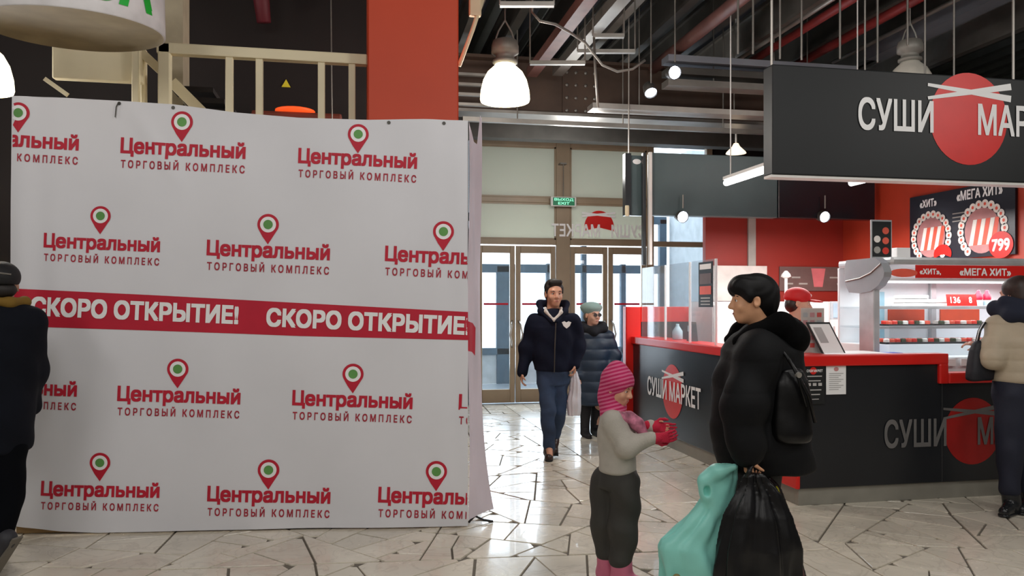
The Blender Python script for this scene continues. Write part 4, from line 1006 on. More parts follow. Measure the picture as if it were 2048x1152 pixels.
for i, u in enumerate((1957, 1974)):
    x = aty(u, 590, YC0 + .36)[0]; t = thing('sauce_bottle', 'white sauce bottle with red cap, %s one on top showcase shelf' % ('left' if not i else 'right'), 'bottle', (x, YC0 + .36, 1.484), 0, 'sauce bottles')
    mb = MB(); mb.lathe([(.026, 0), (.030, .006), (.030, .075), (.026, .085), (.014, .10)], n=16, caps=True); mb.build('body', 'case_white', t, True)
    mb = MB(); mb.lathe([(.031, .06), (.033, .075), (.03, .11), (.016, .125), (.016, .14), (.006, .15)], n=16, caps=True); mb.build('cap', mat('cap_red', 'c81838', .4), t, True)
    mb = MB(); mb.lathe([(.0308, .015), (.0308, .05)], n=16); mb.build('label', mat('label_blue', 'a8c4cc', .5), t, True)
q = aty(1775, 690, YC0 + .14); mb = MB(); mb.box((q[0] - .12, YC0 + .06, 1.06), (q[0] + .10, YC0 + .20, 1.10), .012); tag(mb.build('blue_box', mat('blue_plastic', '5a6ac4', .4)), 'flat blue plastic box on showcase deck beside grey post', 'box')
# small menu stand and white box on the canopy
q = aty(1762, 512, YC0 + .2); t = thing('menu_stand', 'small dark menu stand with food pictures on top of the showcase', 'menu stand', (q[0], YC0 + .2, 1.895))
q2 = aty(1762, 440, YC0 + .2); hh = q2[2] - 1.895
mb = MB(); mb.box((-.10, -.008, .0), (.10, .008, hh), .004); mb.build('frame', 'case_silver', t)
mb = MB(); mb.box((-.088, -.011, .015), (.088, -.008, hh - .015)); mb.build('sheet', 'sign_black', t)
for i, (x, y, c_) in enumerate(((.035, .72, 'salmon'), (-.045, .5, 'rice'), (.035, .46, 'salmon'), (-.045, .22, 'wall_grey'), (.035, .2, 'roe'))):
    p, f_ = disc2(x, y * hh, .032, .03, 14); flat_mesh('picture', p, f_, lambda a, b: (a, -.013, b), c_, t)
mb = MB(); mb.box((-.08, -.04, -.0), (.08, -.03, .01)); mb.build('foot', 'case_silver', t)
q = aty(1800, 512, YC0 + .25); mb = MB(); mb.box((q[0] - .065, YC0 + .2, 1.895), (q[0] + .065, YC0 + .35, 1.99), .004); tag(mb.build('carton', 'worktop_white'), 'small white carton on showcase top beside the menu stand', 'box')

# --- glass screens along the side counter
y_ = [atx(u, 600, XL + .05)[1] for u in (1284, 1331, 1380, 1432)]
for i in range(3):
    r = thing('glass_screen', ('far', 'middle', 'near')[i] + ' clear glass screen standing on the side counter rim', 'glass screen', (XL + .05, y_[i], ZT), 0, 'counter glass screens')
    o = r.location
    P('pane', (XL + .046, y_[i + 1] + .01, ZT), (XL + .054, y_[i] - .01, 1.93), GLK, bev=0)
    P('edge_clip', (XL + .04, y_[i + 1] - .012, ZT), (XL + .06, y_[i + 1] + .012, 1.93), 'case_white', bev=.003)
ya_, yb_ = atx(1396, 560, XL + .03)[1], atx(1424, 560, XL + .03)[1]
r = thing('strip_poster', 'narrow dark poster with orange picture stuck to the near glass screen', 'poster', (XL + .035, yb_, 1.48)); o = r.location
P('sheet', (XL + .036, yb_, 1.48), (XL + .042, ya_, 1.91), 'sign_black', bev=0)
for z0, z1, c_ in ((1.60, 1.68, 'salmon'), (1.70, 1.80, 'poster_brown'), (1.84, 1.89, 'print_white')):
    p, f_ = quad2(yb_ + .03, z0, ya_ - .03, z1); flat_mesh('picture', p, f_, lambda a, b: (XL + .034 - o[0], a - o[1], b - o[2]), c_, r)
for z0 in (1.50, 1.53, 1.56): flat_mesh('text_line', *quad2(yb_ + .05, z0, ya_ - .05, z0 + .012), lambda a, b: (XL + .034 - o[0], a - o[1], b - o[2]), 'wall_grey_print', r)
# things seen behind the screens
for i, (u, m_, h_, lb) in enumerate(((1355, 'label_blue', .16, 'pale blue bottle with shoulder on counter behind the glass screens'), (1385, 'sign_black', .2, 'black card terminal on the counter behind the glass screens'))):
    q = atx(u, 670, XL + .2)
    if i == 0:
        mb = MB(); mb.lathe([(.05, 0), (.055, .01), (.055, .09), (.03, .13), (.018, .15), (.018, .17)], (q[0], q[1], ZT), 16, True); tag(mb.build('water_bottle', m_, None, True), lb, 'bottle')
    else:
        t = thing('card_terminal', lb, 'terminal', (q[0], q[1], ZT)); mb = MB(); mb.prism([(-.05, 0), (.06, 0), (.045, .17), (.0, .2)], lambda a, b: (-.04, a, b), lambda a, b: (.04, a, b)); mb.build('body', m_, t)
        mb = MB(); mb.box((-.042, -.03, .10), (-.04, .03, .16)); mb.build('screen', 'label_blue', t)

# --- back counter, monitor, stand
M('cab_white', 'e6e2e0', .45, var=.03)
xs_ = [aty(u, 650, 8.55)[0] for u in (1425, 1480, 1540, 1600, 1660, 1722)]
for i in range(5):
    r = thing('back_cabinet', 'white kitchen cabinet against kiosk rear wall, %s from the glass screens' % pl_[i], 'cabinet', (xs_[i], 8.55, 0), 0, 'white back cabinets'); o = r.location
    P('body', (xs_[i] + .004, 8.56, 0), (xs_[i + 1] - .004, 9.2, 1.54), 'cab_white')
    P('door', (xs_[i] + .012, 8.54, .1), (xs_[i + 1] - .012, 8.56, 1.50), 'cab_white')
    P('handle', (xs_[i] + .03, 8.52, 1.0), (xs_[i] + .045, 8.54, 1.25), 'case_silver', bev=.003)
q = aty(1684, 625, 8.0); r = thing('monitor', 'grey-blue monitor on stand beside the showcase post', 'monitor', (q[0], 8.0, 1.05)); o = r.location
P('bezel', (q[0] - .14, 7.98, 1.34), (q[0] + .12, 8.02, 1.54), mat('bezel_grey', '9a9ea4', .4)); P('screen', (q[0] - .12, 7.975, 1.36), (q[0] + .10, 7.98, 1.52), mat('screen_blue', '8fa4b4', .3)); P('stand', (q[0] - .03, 8.0, 1.05), (q[0] + .03, 8.03, 1.36), 'bezel_grey')
q = aty(1693, 655, 7.9); mb = MB(); mb.box((q[0] - .10, 7.9, 1.05), (q[0] + .1, 7.95, 1.34), .005); t = thing('paper_pad', 'white pad with green note beside the showcase post', 'pad', (0, 0, 0)); mb.build('pad', 'print_white', t)
mb = MB(); mb.box((q[0] - .03, 7.896, 1.2), (q[0] + .05, 7.9, 1.27)); mb.build('note', mat('note_green', '8fe0a8', .6), t)
mb = MB(); mb.box((q[0] - .2, 7.8, 0), (q[0] + .2, 8.1, 1.05), .01); tag(mb.build('till_cabinet', 'cab_white'), 'low white till cabinet under the monitor', 'cabinet')
q = aty(1572, 560, 8.7); r = thing('pole_stand', 'thin pink-white pole with knob top in front of menu poster', 'stand', (q[0], 8.7, 1.54))
mb = MB(); mb.tube([(0, 0, 0), (0, 0, q[2] - 1.50)], .018, 8); mb.build('pole', 'white_paint', r); mb = MB(); mb.lathe([(.02, 0), (.06, .02), (.05, .05), (.015, .09)], (0, 0, q[2] - 1.52), 12, True); mb.build('knob', 'white_paint', r, True)
# leaflet holder and slanted tablet on the counter
q = aty(1625, 655, YF + .3); r = thing('leaflet_holder', 'clear acrylic leaflet holder with red and white price leaflets on counter', 'leaflet holder', (q[0], YF + .3, ZT - .01))
mb = MB(); mb.box((-.10, -.004, 0), (.10, .004, .36), .002); mb.build('leaflet', mat('leaflet_pale', 'cdbfb6', .5), r)
for i in range(5):
    for j in range(3):
        p, f_ = quad2(-.085 + j * .06, .05 + i * .06, -.045 + j * .06, .085 + i * .06); flat_mesh('picture', p, f_, lambda a, b: (a, -.006, b), ('faint_red', 'faint_grey', 'roe')[(i + j * 2) % 3 if (i * j) % 4 != 3 else 0], r)
mb = MB(); mb.box((-.105, -.012, 0), (.105, -.009, .37)); mb.build('acrylic_front', GLC, r)
q0 = aty(1652, 640, YF + .22); q1 = aty(1692, 702, YF + .12)
r = thing('menu_tablet', 'slanted white menu page in dark frame standing on counter', 'menu', (q1[0] + .05, YF + .2, ZT))
sl = lambda x, z, d=0: (x - .10 - (.10 if 0 else 0) - z * .35, z * .35 - d, z)
mb = MB(); mb.prism([(-.10, 0), (.10, 0), (.10, .24), (-.10, .24)], lambda a, b: sl(a, b), lambda a, b: sl(a, b, -.012)); mb.build('frame', 'sign_black', r)
mb = MB(); mb.prism([(-.088, .0), (.085, .0), (.085, .225), (-.088, .225)], lambda a, b: sl(a, b, .0), lambda a, b: sl(a, b, .003)); mb.build('page', 'print_white', r)
flat_mesh('picture', *quad2(-.07, .08, .0, .2), lambda a, b: sl(a, b, .005), 'faint_grey', r)

# --- tube lights, spots, small pendant
M('tube_glow', 'ffffff', .4, emit=7.0, var=0)
for i, (a, b, lb) in enumerate((((1452, 366), (1548, 335), 'long fluorescent tube light hanging left of the big kiosk sign'), ((1702, 366), (1800, 347), 'long fluorescent tube light under the big kiosk sign'))):
    za = 2.72 if i == 0 else 2.66
    d0 = (za - EYE) * F / (HZ - a[1]); p = np.array(atd(*a, d0)); q = p + np.array([0, -1.2, 0])
    r = thing('tube_light', lb, 'light', tuple(p), 0, 'fluorescent tube lights'); o = r.location
    mb = MB(); mb.tube([tuple(p), tuple(q)], .030, 10); mb.build('tube', 'tube_glow', r, True, off=o)
    mb = MB(); mb.beam(tuple(p + [0, 0, .045]), tuple(q + [0, 0, .045]), .07, .03); mb.build('batten', 'white_paint', r, off=o)
    mb = MB(); mb.tube([tuple(p + [.0, -.1, .05]), (p[0], p[1] - .1, 5.3)], .006, 6); mb.build('hanger', 'white_paint', r, off=o)
def spot(loc, label, tilt, power=0, up=.25):
    r = thing('spotlight', label, 'spotlight', loc, 0, 'small white spotlights')
    mb = MB(); mb.lathe([(.045, .14), (.06, .12), (.068, 0), (.064, -.004)], n=16, caps=False); b = mb.build('can', 'steel_dark', r, True); b.rotation_euler = (tilt, 0, 0)
    mb = MB(); mb.lathe([(.062, .012), (.045, -.006), (.002, -.012)], n=16, caps=True); g = mb.build('lens', mat('spot_glow', 'dfeaff', .3, emit=14), r, True); g.rotation_euler = (tilt, 0, 0)
    mb = MB(); mb.tube([(0, 0, .1), (0, .0, up)], .008, 6); mb.build('arm', 'steel_mid', r)
    return r
spot(atd(1350, 145, 7.9), 'bright white spotlight under ceiling above the far kiosk sign', math.radians(-75), up=1.6)
spot(atd(1302, 186, 8.3), 'small dim spotlight on cable tray beside the brighter spotlight', math.radians(-40), up=1.6)
spot(aty(1366, 434, Y2 - .05), 'bright spotlight at the lower left of far kiosk sign', math.radians(-75))
spot(aty(1650, 434, Y2 - .08), 'bright bluish spotlight at the lower right of far kiosk sign', math.radians(-75))
for i, u in enumerate((1730, 1908, 1850)):
    spot(aty(u, 352, YF + .6), 'small downlight under the big kiosk sign, %s from the tube light' % pl_[i], 0, up=2.9)
q = atd(1472, 307, 10.4); r = thing('pendant_lamp', 'tiny warm conical pendant lamp left of the big kiosk sign', 'lamp', q)
mb = MB(); mb.lathe([(.13, 0), (.12, .02), (.05, .09), (.03, .13)], n=20, caps=True); mb.build('cone_shade', mat('cone_glow', 'ffe6c4', .4, emit=1.8), r, True)
mb = MB(); mb.tube([(0, 0, .12), (0, 0, 5.3 - q[2])], .012, 6); mb.build('rod', 'white_paint', r)
# ================================================================ PEOPLE (local frame: x to the picture's right, y away, z up)
class Fig:
    def __init__(s, u0, d, label, name='person'):
        s.u0, s.d, s.s = u0, d, F / d
        p = atd(u0, HZ, d); s.root = thing(name, label, 'person', (p[0], p[1], 0), -YAW)
    def q(s, u, v, dy=0.0): return np.array([(u - s.u0) / s.s, dy, EYE + (HZ - v) / s.s])
def lv(fig, rows):
    """rows (v, uL, uR, y, ry) -> stack levels"""
    out = []
    for v, a, b, y, ry in rows:
        p = fig.q((a + b) / 2, v, y); out.append((p[0], y, p[2], (b - a) / 2 / fig.s, ry))
    return out
def shoe(fig, heel, toe, r, m, sole, z0=0.0, ankle=None, ar=.05):
    heel, toe = np.array(heel, float), np.array(toe, float)
    b = Soft(.006, .02); b.cap(heel + [0, 0, r], toe + [0, 0, r * .75], r, r * .78); b.cap(heel + [0, 0, r * 1.3], (heel + toe) / 2 + [0, 0, r * 1.1], r * .95, r * .8)
    if ankle is not None: b.cap(heel + [0, 0, r], ankle, ar, ar)
    t = b.build('shoe', m, fig.root, cut=lambda P: (np.minimum(heel[2], toe[2]) + .006) - P[..., 2] if abs(heel[2] - toe[2]) < .02 else -np.ones(P.shape[:-1]))
    b = Soft(.006, .01); b.cap(heel + [0, 0, .012], toe + [0, 0, .012], r * 1.02, r * .85)
    lo = min(heel[2], toe[2])
    if abs(heel[2] - toe[2]) < .02: b.build('sole', sole, t, cut=lambda P: np.maximum(P[..., 2] - lo - .022, lo + .001 - P[..., 2]))
    return t
def dark_eyes(c): return c

# ---------------------------------------------------------------- woman in the black coat
fg = Fig(1500, F / 385, 'person with short black hair in black hooded puffer coat holding carrier bags'); q = fg.q; R = fg.root
hc = q(1503, 600, 0); face = (-1, .10, -.05)
b = Soft(.006, .025)
Ph, Mh, Rh = head_soft(b, hc, face, 1.02, neck=q(1530, 668, .02))
b.stack(lv(fg, [(680, 1490, 1580, .02, .15), (760, 1475, 1575, .02, .17), (860, 1475, 1575, .02, .15), (925, 1465, 1560, .02, .15), (950, 1475, 1545, .02, .13)]), k=.03)
for a, k_, an, y in ((1495, 1488, 1480, .10), (1505, 1500, 1500, -.06)):
    b.cap(q(a, 960, y), q(k_, 1090, y), .07, .055); b.cap(q(k_, 1090, y), q(an, 1175, y), .05, .036); b.cap(q(an, 1178, y), q(an - 50, 1186, y), .03, .025)
sh, el, wr = q(1500, 705, -.19), q(1462, 800, -.24), q(1466, 893, -.25)
b.chain([q(1510, 700, -.05), sh, el, wr], [.06, .052, .042, .030])
hand_soft(b, wr, (.12, .02, -1), (.95, .35, .1), .95, 1.25, 1)
sh2 = q(1500, 705, .2); b.chain([sh2, q(1480, 790, .22), q(1490, 850, .15)], [.05, .042, .03]); hand_soft(b, q(1490, 850, .15), (.4, -.6, -.6), (1, 0, 0), .95, .6)
SKW = SK('tan', 'dca47e'); b.build('body', SKW, R)
face_parts(Ph, Mh, Rh, 1.02, R)
# hair: crop with fringe, ear free
b = Soft(.006, .03); X_ = lambda x, y, z: Ph(x, y, z)
b.ell(X_(0, -.024, .046), Rh(.088, .112, .090), Mh); b.ell(X_(0, -.070, -.005), Rh(.074, .068, .082), Mh); b.cap(X_(0, -.075, -.06), X_(0, -.068, -.095), .040, .026)
b.ell(X_(0, .052, .078), Rh(.074, .054, .050), Mh); b.ell(X_(0, .082, .058), Rh(.056, .028, .026), Mh)
for sgn in (-1, 1): b.chain([X_(sgn * .060, .03, .06), X_(sgn * .074, .024, .02), X_(sgn * .072, .020, -.004)], [.026, .016, .006])
b.ell(X_(.088, -.010, -.014), Rh(.032, .022, .030), Mh, k=.01, sub=True); b.ell(X_(-.088, -.010, -.014), Rh(.032, .022, .030), Mh, k=.01, sub=True)
b.build('hair', mat('hair_black', '0a090b', .6, var=.3, scale=40, spec=.25), R, disp=lambda V, N: .0014 * np.sin(170 * V[:, 1] + 60 * V[:, 0] + 4 * np.sin(30 * V[:, 2])))
# coat
COAT = mat('coat_black', '090a0d', .75, var=.25, scale=8, bump=.12, bscale=45, spec=.25)
b = Soft(.008, .06)
b.stack(lv(fg, [(648, 1496, 1568, .03, .10), (668, 1470, 1592, .02, .16), (700, 1446, 1604, .02, .21), (760, 1430, 1608, .02, .235), (850, 1424, 1617, .02, .24), (905, 1430, 1626, .02, .245), (938, 1440, 1631, .02, .24)]), k=.03, edge=.018)
b.chain([q(1505, 692, -.08), sh + [0, .03, 0], el + [0, .02, 0], q(1464, 872, -.24)], [.10, .105, .104, .084]); b.cap(q(1464, 868, -.24), q(1465, 890, -.25), .074, .064)
b.chain([sh2, q(1480, 790, .22), q(1480, 850, .16)], [.085, .08, .065])
b.build('coat', COAT, R, disp=quilt(.15, .004, .005, .02))
b = Soft(.007, .05); b.ell(q(1570, 676, .03), (.122, .20, .118)); b.ell(q(1543, 655, .02), (.105, .175, .062)); b.cap(q(1494, 666, -.10), q(1545, 648, -.13), .040, .06); b.cap(q(1494, 666, .14), q(1545, 648, .16), .040, .06); b.cap(q(1470, 682, -.06), q(1498, 662, -.10), .030, .038); b.cap(q(1470, 682, .1), q(1498, 662, .14), .030, .038)
b.ell(q(1516, 628, .02), (.080, .085, .07), sub=True, k=.03)
b.build('hood', mat('hood_velvet', '060607', .9, var=.3, scale=20, bump=.25, bscale=90, spec=.1), R, disp=folds(.005, (7, 9, 8)))
b = Soft(.009, .02); TR = mat('trousers_black', '15151a', .7)
for a, k_, an, y in ((1495, 1488, 1480, .10), (1505, 1500, 1500, -.06)): b.cap(q(a, 935, y), q(k_, 1090, y), .10, .08); b.cap(q(k_, 1090, y), q(an, 1168, y), .08, .06)
b.stack(lv(fg, [(985, 1462, 1555, .02, .17), (900, 1455, 1575, .02, .19)]), edge=.03)
b.build('trousers', TR, R, disp=folds(.004))
for an, y in ((1480, .10), (1500, -.06)): shoe(fg, q(an + 8, 1187.5, y), q(an - 52, 1187.5, y), .042, 'black_gloss', 'black_gloss', ankle=q(an, 1165, y))
# her shoulder bag
t = thing('shoulder_bag', 'shiny black shoulder bag tucked under the black coat arm', 'handbag', R.location, -YAW)
b = Soft(.008, .02); b.stack([(*q(1556, v, -.205)[:2], q(0, v)[2], rx, ry) for v, rx, ry in ((872, .085, .045), (855, .105, .055), (800, .10, .05), (755, .08, .04), (728, .05, .025))], yaw=.10, power=3, edge=.02)
b.build('bag_body', mat('bag_leather', '08080a', .38, var=.2, bump=.15, bscale=14, spec=.35), t, disp=folds(.006, (8, 9, 12)))
mb = MB(); mb.tube([q(1592, 830, -.262), q(1578, 780, -.278), q(1556, 735, -.265), q(1540, 705, -.245), q(1530, 682, -.16), q(1532, 668, -.05)], .009, 8); mb.tube([q(1574, 800, -.272), q(1560, 750, -.272), q(1545, 712, -.255), q(1530, 690, -.20), q(1524, 672, -.08)], .007, 8); mb.build('strap', 'bag_leather', t, True)
mb = MB(); mb.tube([q(1558, 740, -.262), q(1560, 741, -.282)], .014, 10); mb.build('buckle', 'steel_pale', t)
# carrier bags in her hand
def bag(name, label, rows, m, cat='carrier bag', yaw=0., pleat=.012, npl=9, tw=0.0, root=None, vox=.007, extra=None):
    t = thing(name, label, cat, R.location if root is None else root.location, -YAW); b = Soft(vox, .02)
    wf = lambda a, z: pleat * np.sin(npl * a + 3 * z + .8 * np.sin(5 * z)) * .8 + pleat * .3 * np.sin((2 * npl + 1) * a - 5 * z)
    b.stack(rows, yaw=yaw, power=2.4, edge=.012, warp=wf)
    if extra: extra(b)
    b.build('bag_body', m, t, disp=folds(.005, (9, 11, 10))); return t
BP = mat('plastic_black', '0f0f12', .34, var=.2, scale=10, bump=.12, bscale=16, spec=.4)
rw = lambda L, yy: [(*q((a + b_) / 2, v, yy)[:2], q(0, v)[2], (b_ - a) / 2 / 385, ry) for v, a, b_, ry in L]
t = bag('black_carrier_bag', 'shiny black plastic carrier bag hanging from a hand, in front of other bags', rw([(1146, 1412, 1545, .085), (1125, 1404, 1556, .10), (1060, 1408, 1552, .10), (1000, 1424, 1538, .08), (960, 1446, 1516, .05), (938, 1456, 1496, .03), (922, 1462, 1486, .022)], -.30), BP, pleat=.013, npl=7)
for s_ in (-1, 1):
    mb = MB(); mb.tube([q(1468 + 8 * s_, 930, -.29 + .02 * s_), q(1466, 912, -.285 + .02 * s_), q(1474 - 4 * s_, 905, -.27)], [.016, .010, .008], 8); mb.build('handle', BP, t, True)
TL = mat('plastic_teal', '90dcd0', .38, var=.08, scale=5, bump=.2, bscale=14)
def tex(b):
    b.chain([q(1444, 914, -.24), q(1414, 926, -.22), q(1390, 944, -.20), q(1396, 968, -.20), q(1416, 1000, -.19)], [.016, .022, .026, .026, .03], k=.04)
    b.ell(q(1414, 950, -.19), (.070, .022, .072), k=.05); b.ell(q(1424, 985, -.18), (.045, .03, .08), k=.05)
    b.ell(q(1393, 962, -.235), (.014, .04, .026), k=.012, sub=True)
t = bag('teal_carrier_bag', 'teal plastic carrier bag flaring out beside the black carrier bag', [(*q((a + b_) / 2, v, -.16)[:2], q(0, v)[2], (b_ - a) / 2 / 385, ry) for v, a, b_, ry in ((1187, 1330, 1470, .06), (1150, 1318, 1480, .085), (1075, 1306, 1440, .085), (1062, 1312, 1440, .08), (1030, 1352, 1440, .07), (990, 1388, 1444, .05), (950, 1412, 1450, .035), (915, 1432, 1458, .02))], TL, pleat=.010, npl=6, extra=tex)
mb = MB(); p_ = q(1333, 1123, -.252); mb.lathe([(.001, 0), (.022, 0), (.022, .004)], (0, 0, 0), 14); mb.v = [(p_[0] + a, p_[1] - c, p_[2] + b_) for a, b_, c in mb.v]; mb.build('printed_mark', mat('mark_gold', 'a8a070', .5), t)
t = bag('floral_carrier_bag', 'dark bag with yellow and dark red print, behind the black carrier bag', rw([(1150, 1490, 1588, .06), (1100, 1500, 1574, .075), (1020, 1500, 1556, .06), (960, 1500, 1538, .035), (925, 1480, 1506, .02)], -.16), mat('floral_dark', '1a1014', .35, bump=.2), pleat=.008)
def patch(v0, v1, uu, m, nm):
    b = Soft(.007, .01); b.stack([(*q((a + b_) / 2, v, -.165)[:2], q(0, v)[2], (b_ - a) / 2 / 385, ry) for v, a, b_, ry in uu], power=2.4, edge=.01); b.build(nm, m, t, disp=folds(.006, (12, 9, 14)))
patch(0, 0, ((1146, 1562, 1589, .05), (1090, 1548, 1574, .06), (1040, 1542, 1562, .05)), mat('floral_red', '5a1820', .45, var=.5, scale=30), 'red_print')
patch(0, 0, ((1000, 1520, 1547, .04), (975, 1518, 1540, .04), (955, 1516, 1534, .03)), mat('floral_yellow', 'a8a022', .45, var=.3, scale=30), 'yellow_print')

# ---------------------------------------------------------------- child
fg = Fig(1240, F / 372, 'child in striped pink knit hood, grey sweater, dark trousers and pink boots'); q = fg.q; R = fg.root
hc = q(1236, 775, 0); face = (.80, -.55, -.28)
b = Soft(.005, .02)
Ph, Mh, Rh = head_soft(b, hc, face, .80, neck=q(1228, 835, .01), nr=.05)
b.stack(lv(fg, [(828, 1208, 1262, 0, .07), (870, 1204, 1266, 0, .08), (940, 1208, 1264, 0, .08), (970, 1208, 1262, 0, .08)]), k=.03)
LEGS = ((1214, 1212, 1216, .05), (1248, 1244, 1240, -.05))
for a, k_, an, y in LEGS: b.cap(q(a, 960, y), q(k_, 1050, y), .055, .042); b.cap(q(k_, 1050, y), q(an, 1150, y), .040, .03); b.cap(q(an, 1155, y), q(an + 30, 1160, y - .03), .022, .02)
shN, elN, wrN = q(1222, 838, -.10), q(1246, 884, -.13), q(1296, 868, -.15)
shF, elF, wrF = q(1236, 838, .10), q(1268, 880, .06), q(1302, 852, -.02)
for a, e, w in ((shN, elN, wrN), (shF, elF, wrF)): b.chain([a, e, w], [.035, .03, .022])
hand_soft(b, wrN, (.9, -.15, .12), (.1, .9, .2), .62, .5, -1); hand_soft(b, wrF, (.9, -.1, -.1), (-.1, -.9, .2), .62, .5, -1)
b.build('body', SK('fair', 'd9a084'), R); face_parts(Ph, Mh, Rh, .80, R, brow='6a4a34', lip='c06a68')
def knit(c1, c2, fr, name):
    m = mat(name, c1, .85, var=.1, scale=30, bump=.35, bscale=160); nt = m.node_tree; N = nt.nodes; L = nt.links; bs = N['Principled BSDF']; src = bs.inputs['Base Color'].links[0].from_socket
    tc = [n for n in N if n.type == 'TEX_COORD'][0]; w = N.new('ShaderNodeTexWave'); w.bands_direction = 'Z'; w.inputs['Scale'].default_value = fr; w.inputs['Distortion'].default_value = .6; w.inputs['Detail'].default_value = 1
    mp = N.new('ShaderNodeMapping'); mp.inputs['Rotation'].default_value = (.15, .25, 0); L.new(tc.outputs['Object'], mp.inputs[0]); L.new(mp.outputs[0], w.inputs[0])
    r = N.new('ShaderNodeValToRGB'); r.color_ramp.elements[0].position = .45; r.color_ramp.elements[1].position = .6; L.new(w.outputs['Fac'], r.inputs['Fac'])
    mx = N.new('ShaderNodeMix'); mx.data_type = 'RGBA'; L.new(r.outputs[0], mx.inputs[0]); L.new(src, mx.inputs[6]); mx.inputs[7].default_value = (*lin(c2), 1); L.new(mx.outputs[2], bs.inputs['Base Color']); return m
b = Soft(.005, .025); s8 = .80
b.ell(Ph(0, -.018, .045), Rh(.100, .118, .108), Mh); b.ell(Ph(0, -.05, -.05), Rh(.085, .078, .11), Mh); b.cap(Ph(0, -.03, -.10), q(1226, 832, 0), .062, .070); b.ell(Ph(0, .035, -.115), Rh(.062, .058, .038), Mh); b.ell(Ph(0, -.04, .125), Rh(.05, .06, .05), Mh)
b.ell(Ph(0, .115, -.035), Rh(.064, .075, .074), Mh, k=.015, sub=True)
b.build('knit_hood', knit('bd1f5c', 'd86a90', 16, 'knit_pink'), R)
SW = mat('sweater_grey', 'b4aea4', .85, var=.06, scale=20, bump=.25, bscale=140)
b = Soft(.006, .035)
b.stack(lv(fg, [(818, 1206, 1252, 0, .07), (832, 1200, 1266, 0, .10), (860, 1196, 1270, 0, .115), (910, 1196, 1272, 0, .115), (943, 1196, 1274, 0, .12)]), edge=.02)
for a, e, w in ((shN, elN, wrN), (shF, elF, wrF)): b.chain([a, e, w - (w - e) * .05], [.062, .054, .038])
b.build('sweater', SW, R, disp=folds(.005, (10, 9, 12)))
b = Soft(.005, .02); b.chain([q(1214, 828, -.055), q(1236, 832, -.095), q(1258, 834, -.07), q(1264, 832, .02)], [.024, .026, .026, .024]); b.chain([q(1256, 828, -.075), q(1268, 842, -.095), q(1280, 862, -.10)], [.026, .034, .024])
b.build('scarf', mat('scarf_mix', 'b06a80', .8, var=.55, scale=26, bump=.3), R, disp=folds(.004, (14, 12, 16)))
b = Soft(.006, .010); b.stack(lv(fg, [(975, 1194, 1272, 0, .11), (935, 1198, 1272, 0, .11)]), edge=.02)
for a, k_, an, y in LEGS: b.chain([q(a, 965, y), q(k_, 1050, y), q(an, 1106, y)], [.086, .078, .068])
b.build('trousers', mat('trousers_grey', '35332f', .75, var=.1, bump=.1), R, disp=folds(.006, (10, 8, 14)))
PK = mat('boot_pink', 'c96a86', .5, var=.06, bump=.1)
for a, k_, an, y in LEGS:
    b = Soft(.006, .025); b.cap(q(an, 1096, y), q(an + 2, 1150, y), .060, .054); b.cap(q(an - 6, 1153, y), q(an + 30, 1157, y - .03), .046, .040); b.build('boot', PK, R, disp=folds(.003), cut=lambda P: np.maximum(.012 - P[..., 2], P[..., 2] - q(0, 1094 + (8 if y < 0 else 0))[2]))
    b = Soft(.006, .01); b.cap(q(an - 6, 1165, y), q(an + 31, 1165, y - .03), .05, .045); b.build('boot_sole', mat('sole_plum', '8a4a6a', .6), R, cut=lambda P: np.maximum(.001 - P[..., 2], P[..., 2] - .014))
GR = mat('glove_red', 'c21a3c', .8, var=.1, bump=.3, bscale=150)
for w, fd, pn in ((wrN, (.9, -.15, .12), (.1, .9, .2)), (wrF, (.9, -.1, -.1), (-.1, -.9, .2))):
    b = Soft(.004, .008); b.cap(w - np.array(nrm(fd)) * .02, w + np.array(nrm(fd)) * .02, .030, .028); hand_soft(b, w, fd, pn, .86, .5, -1); b.build('glove', GR, R)

# ---------------------------------------------------------------- man walking in
fg = Fig(1105, 7.87, 'person in navy zip jacket and blue jeans walking from the entrance doors'); q = fg.q; R = fg.root
hc = q(1108, 588, 0); face = (.22, -1, -.02)
b = Soft(.007, .025)
Ph, Mh, Rh = head_soft(b, hc, face, 1.08, neck=q(1106, 630, .02), nr=.056)
b.stack(lv(fg, [(628, 1078, 1138, 0, .10), (670, 1076, 1136, 0, .11), (735, 1082, 1134, 0, .11), (760, 1084, 1130, 0, .10)]), k=.04)
L1 = (q(1092, 745, 0), q(1095, 822, -.10), q(1098, 893, -.04)); L2 = (q(1120, 745, 0), q(1119, 820, .02), q(1111, 884, .22))
for h_, k_, a in (L1, L2): b.chain([h_, k_, a], [.08, .058, .04])
b.cap(L1[2], L1[2] + [0, -.13, -.05], .035, .03); b.cap(L2[2], L2[2] + [0, -.1, -.08], .035, .03)
A1 = (q(1070, 642, 0), q(1054, 695, .03), q(1044, 742, -.02)); A2 = (q(1145, 642, 0), q(1158, 692, .04), q(1149, 726, -.04))
for a in (A1, A2): b.chain(a, [.05, .042, .03])
hand_soft(b, A1[2], (-.05, -.1, -1), (1, -.1, 0), 1.0, .6, 1); hand_soft(b, A2[2], (-.05, -.1, -1), (-1, -.1, 0), 1.0, .9, -1)
b.build('body', SK('man', 'c9967c'), R); face_parts(Ph, Mh, Rh, 1.08, R)
b = Soft(.006, .02); b.ell(Ph(0, -.026, .062), Rh(.084, .098, .078), Mh); b.ell(Ph(0, -.065, .0), Rh(.076, .06, .075), Mh); b.cap(Ph(-.04, .055, .105), Ph(.04, .055, .105), .026)
for sgn in (-1, 1): b.chain([Ph(sgn * .068, .02, .06), Ph(sgn * .074, .02, .01)], [.016, .010])
b.build('hair', mat('hair_dark', '1c1512', .6, var=.3, scale=50), R)
NV = mat('jacket_navy', '0f1426', .85, spec=.2, var=.12, bump=.15, bscale=40)
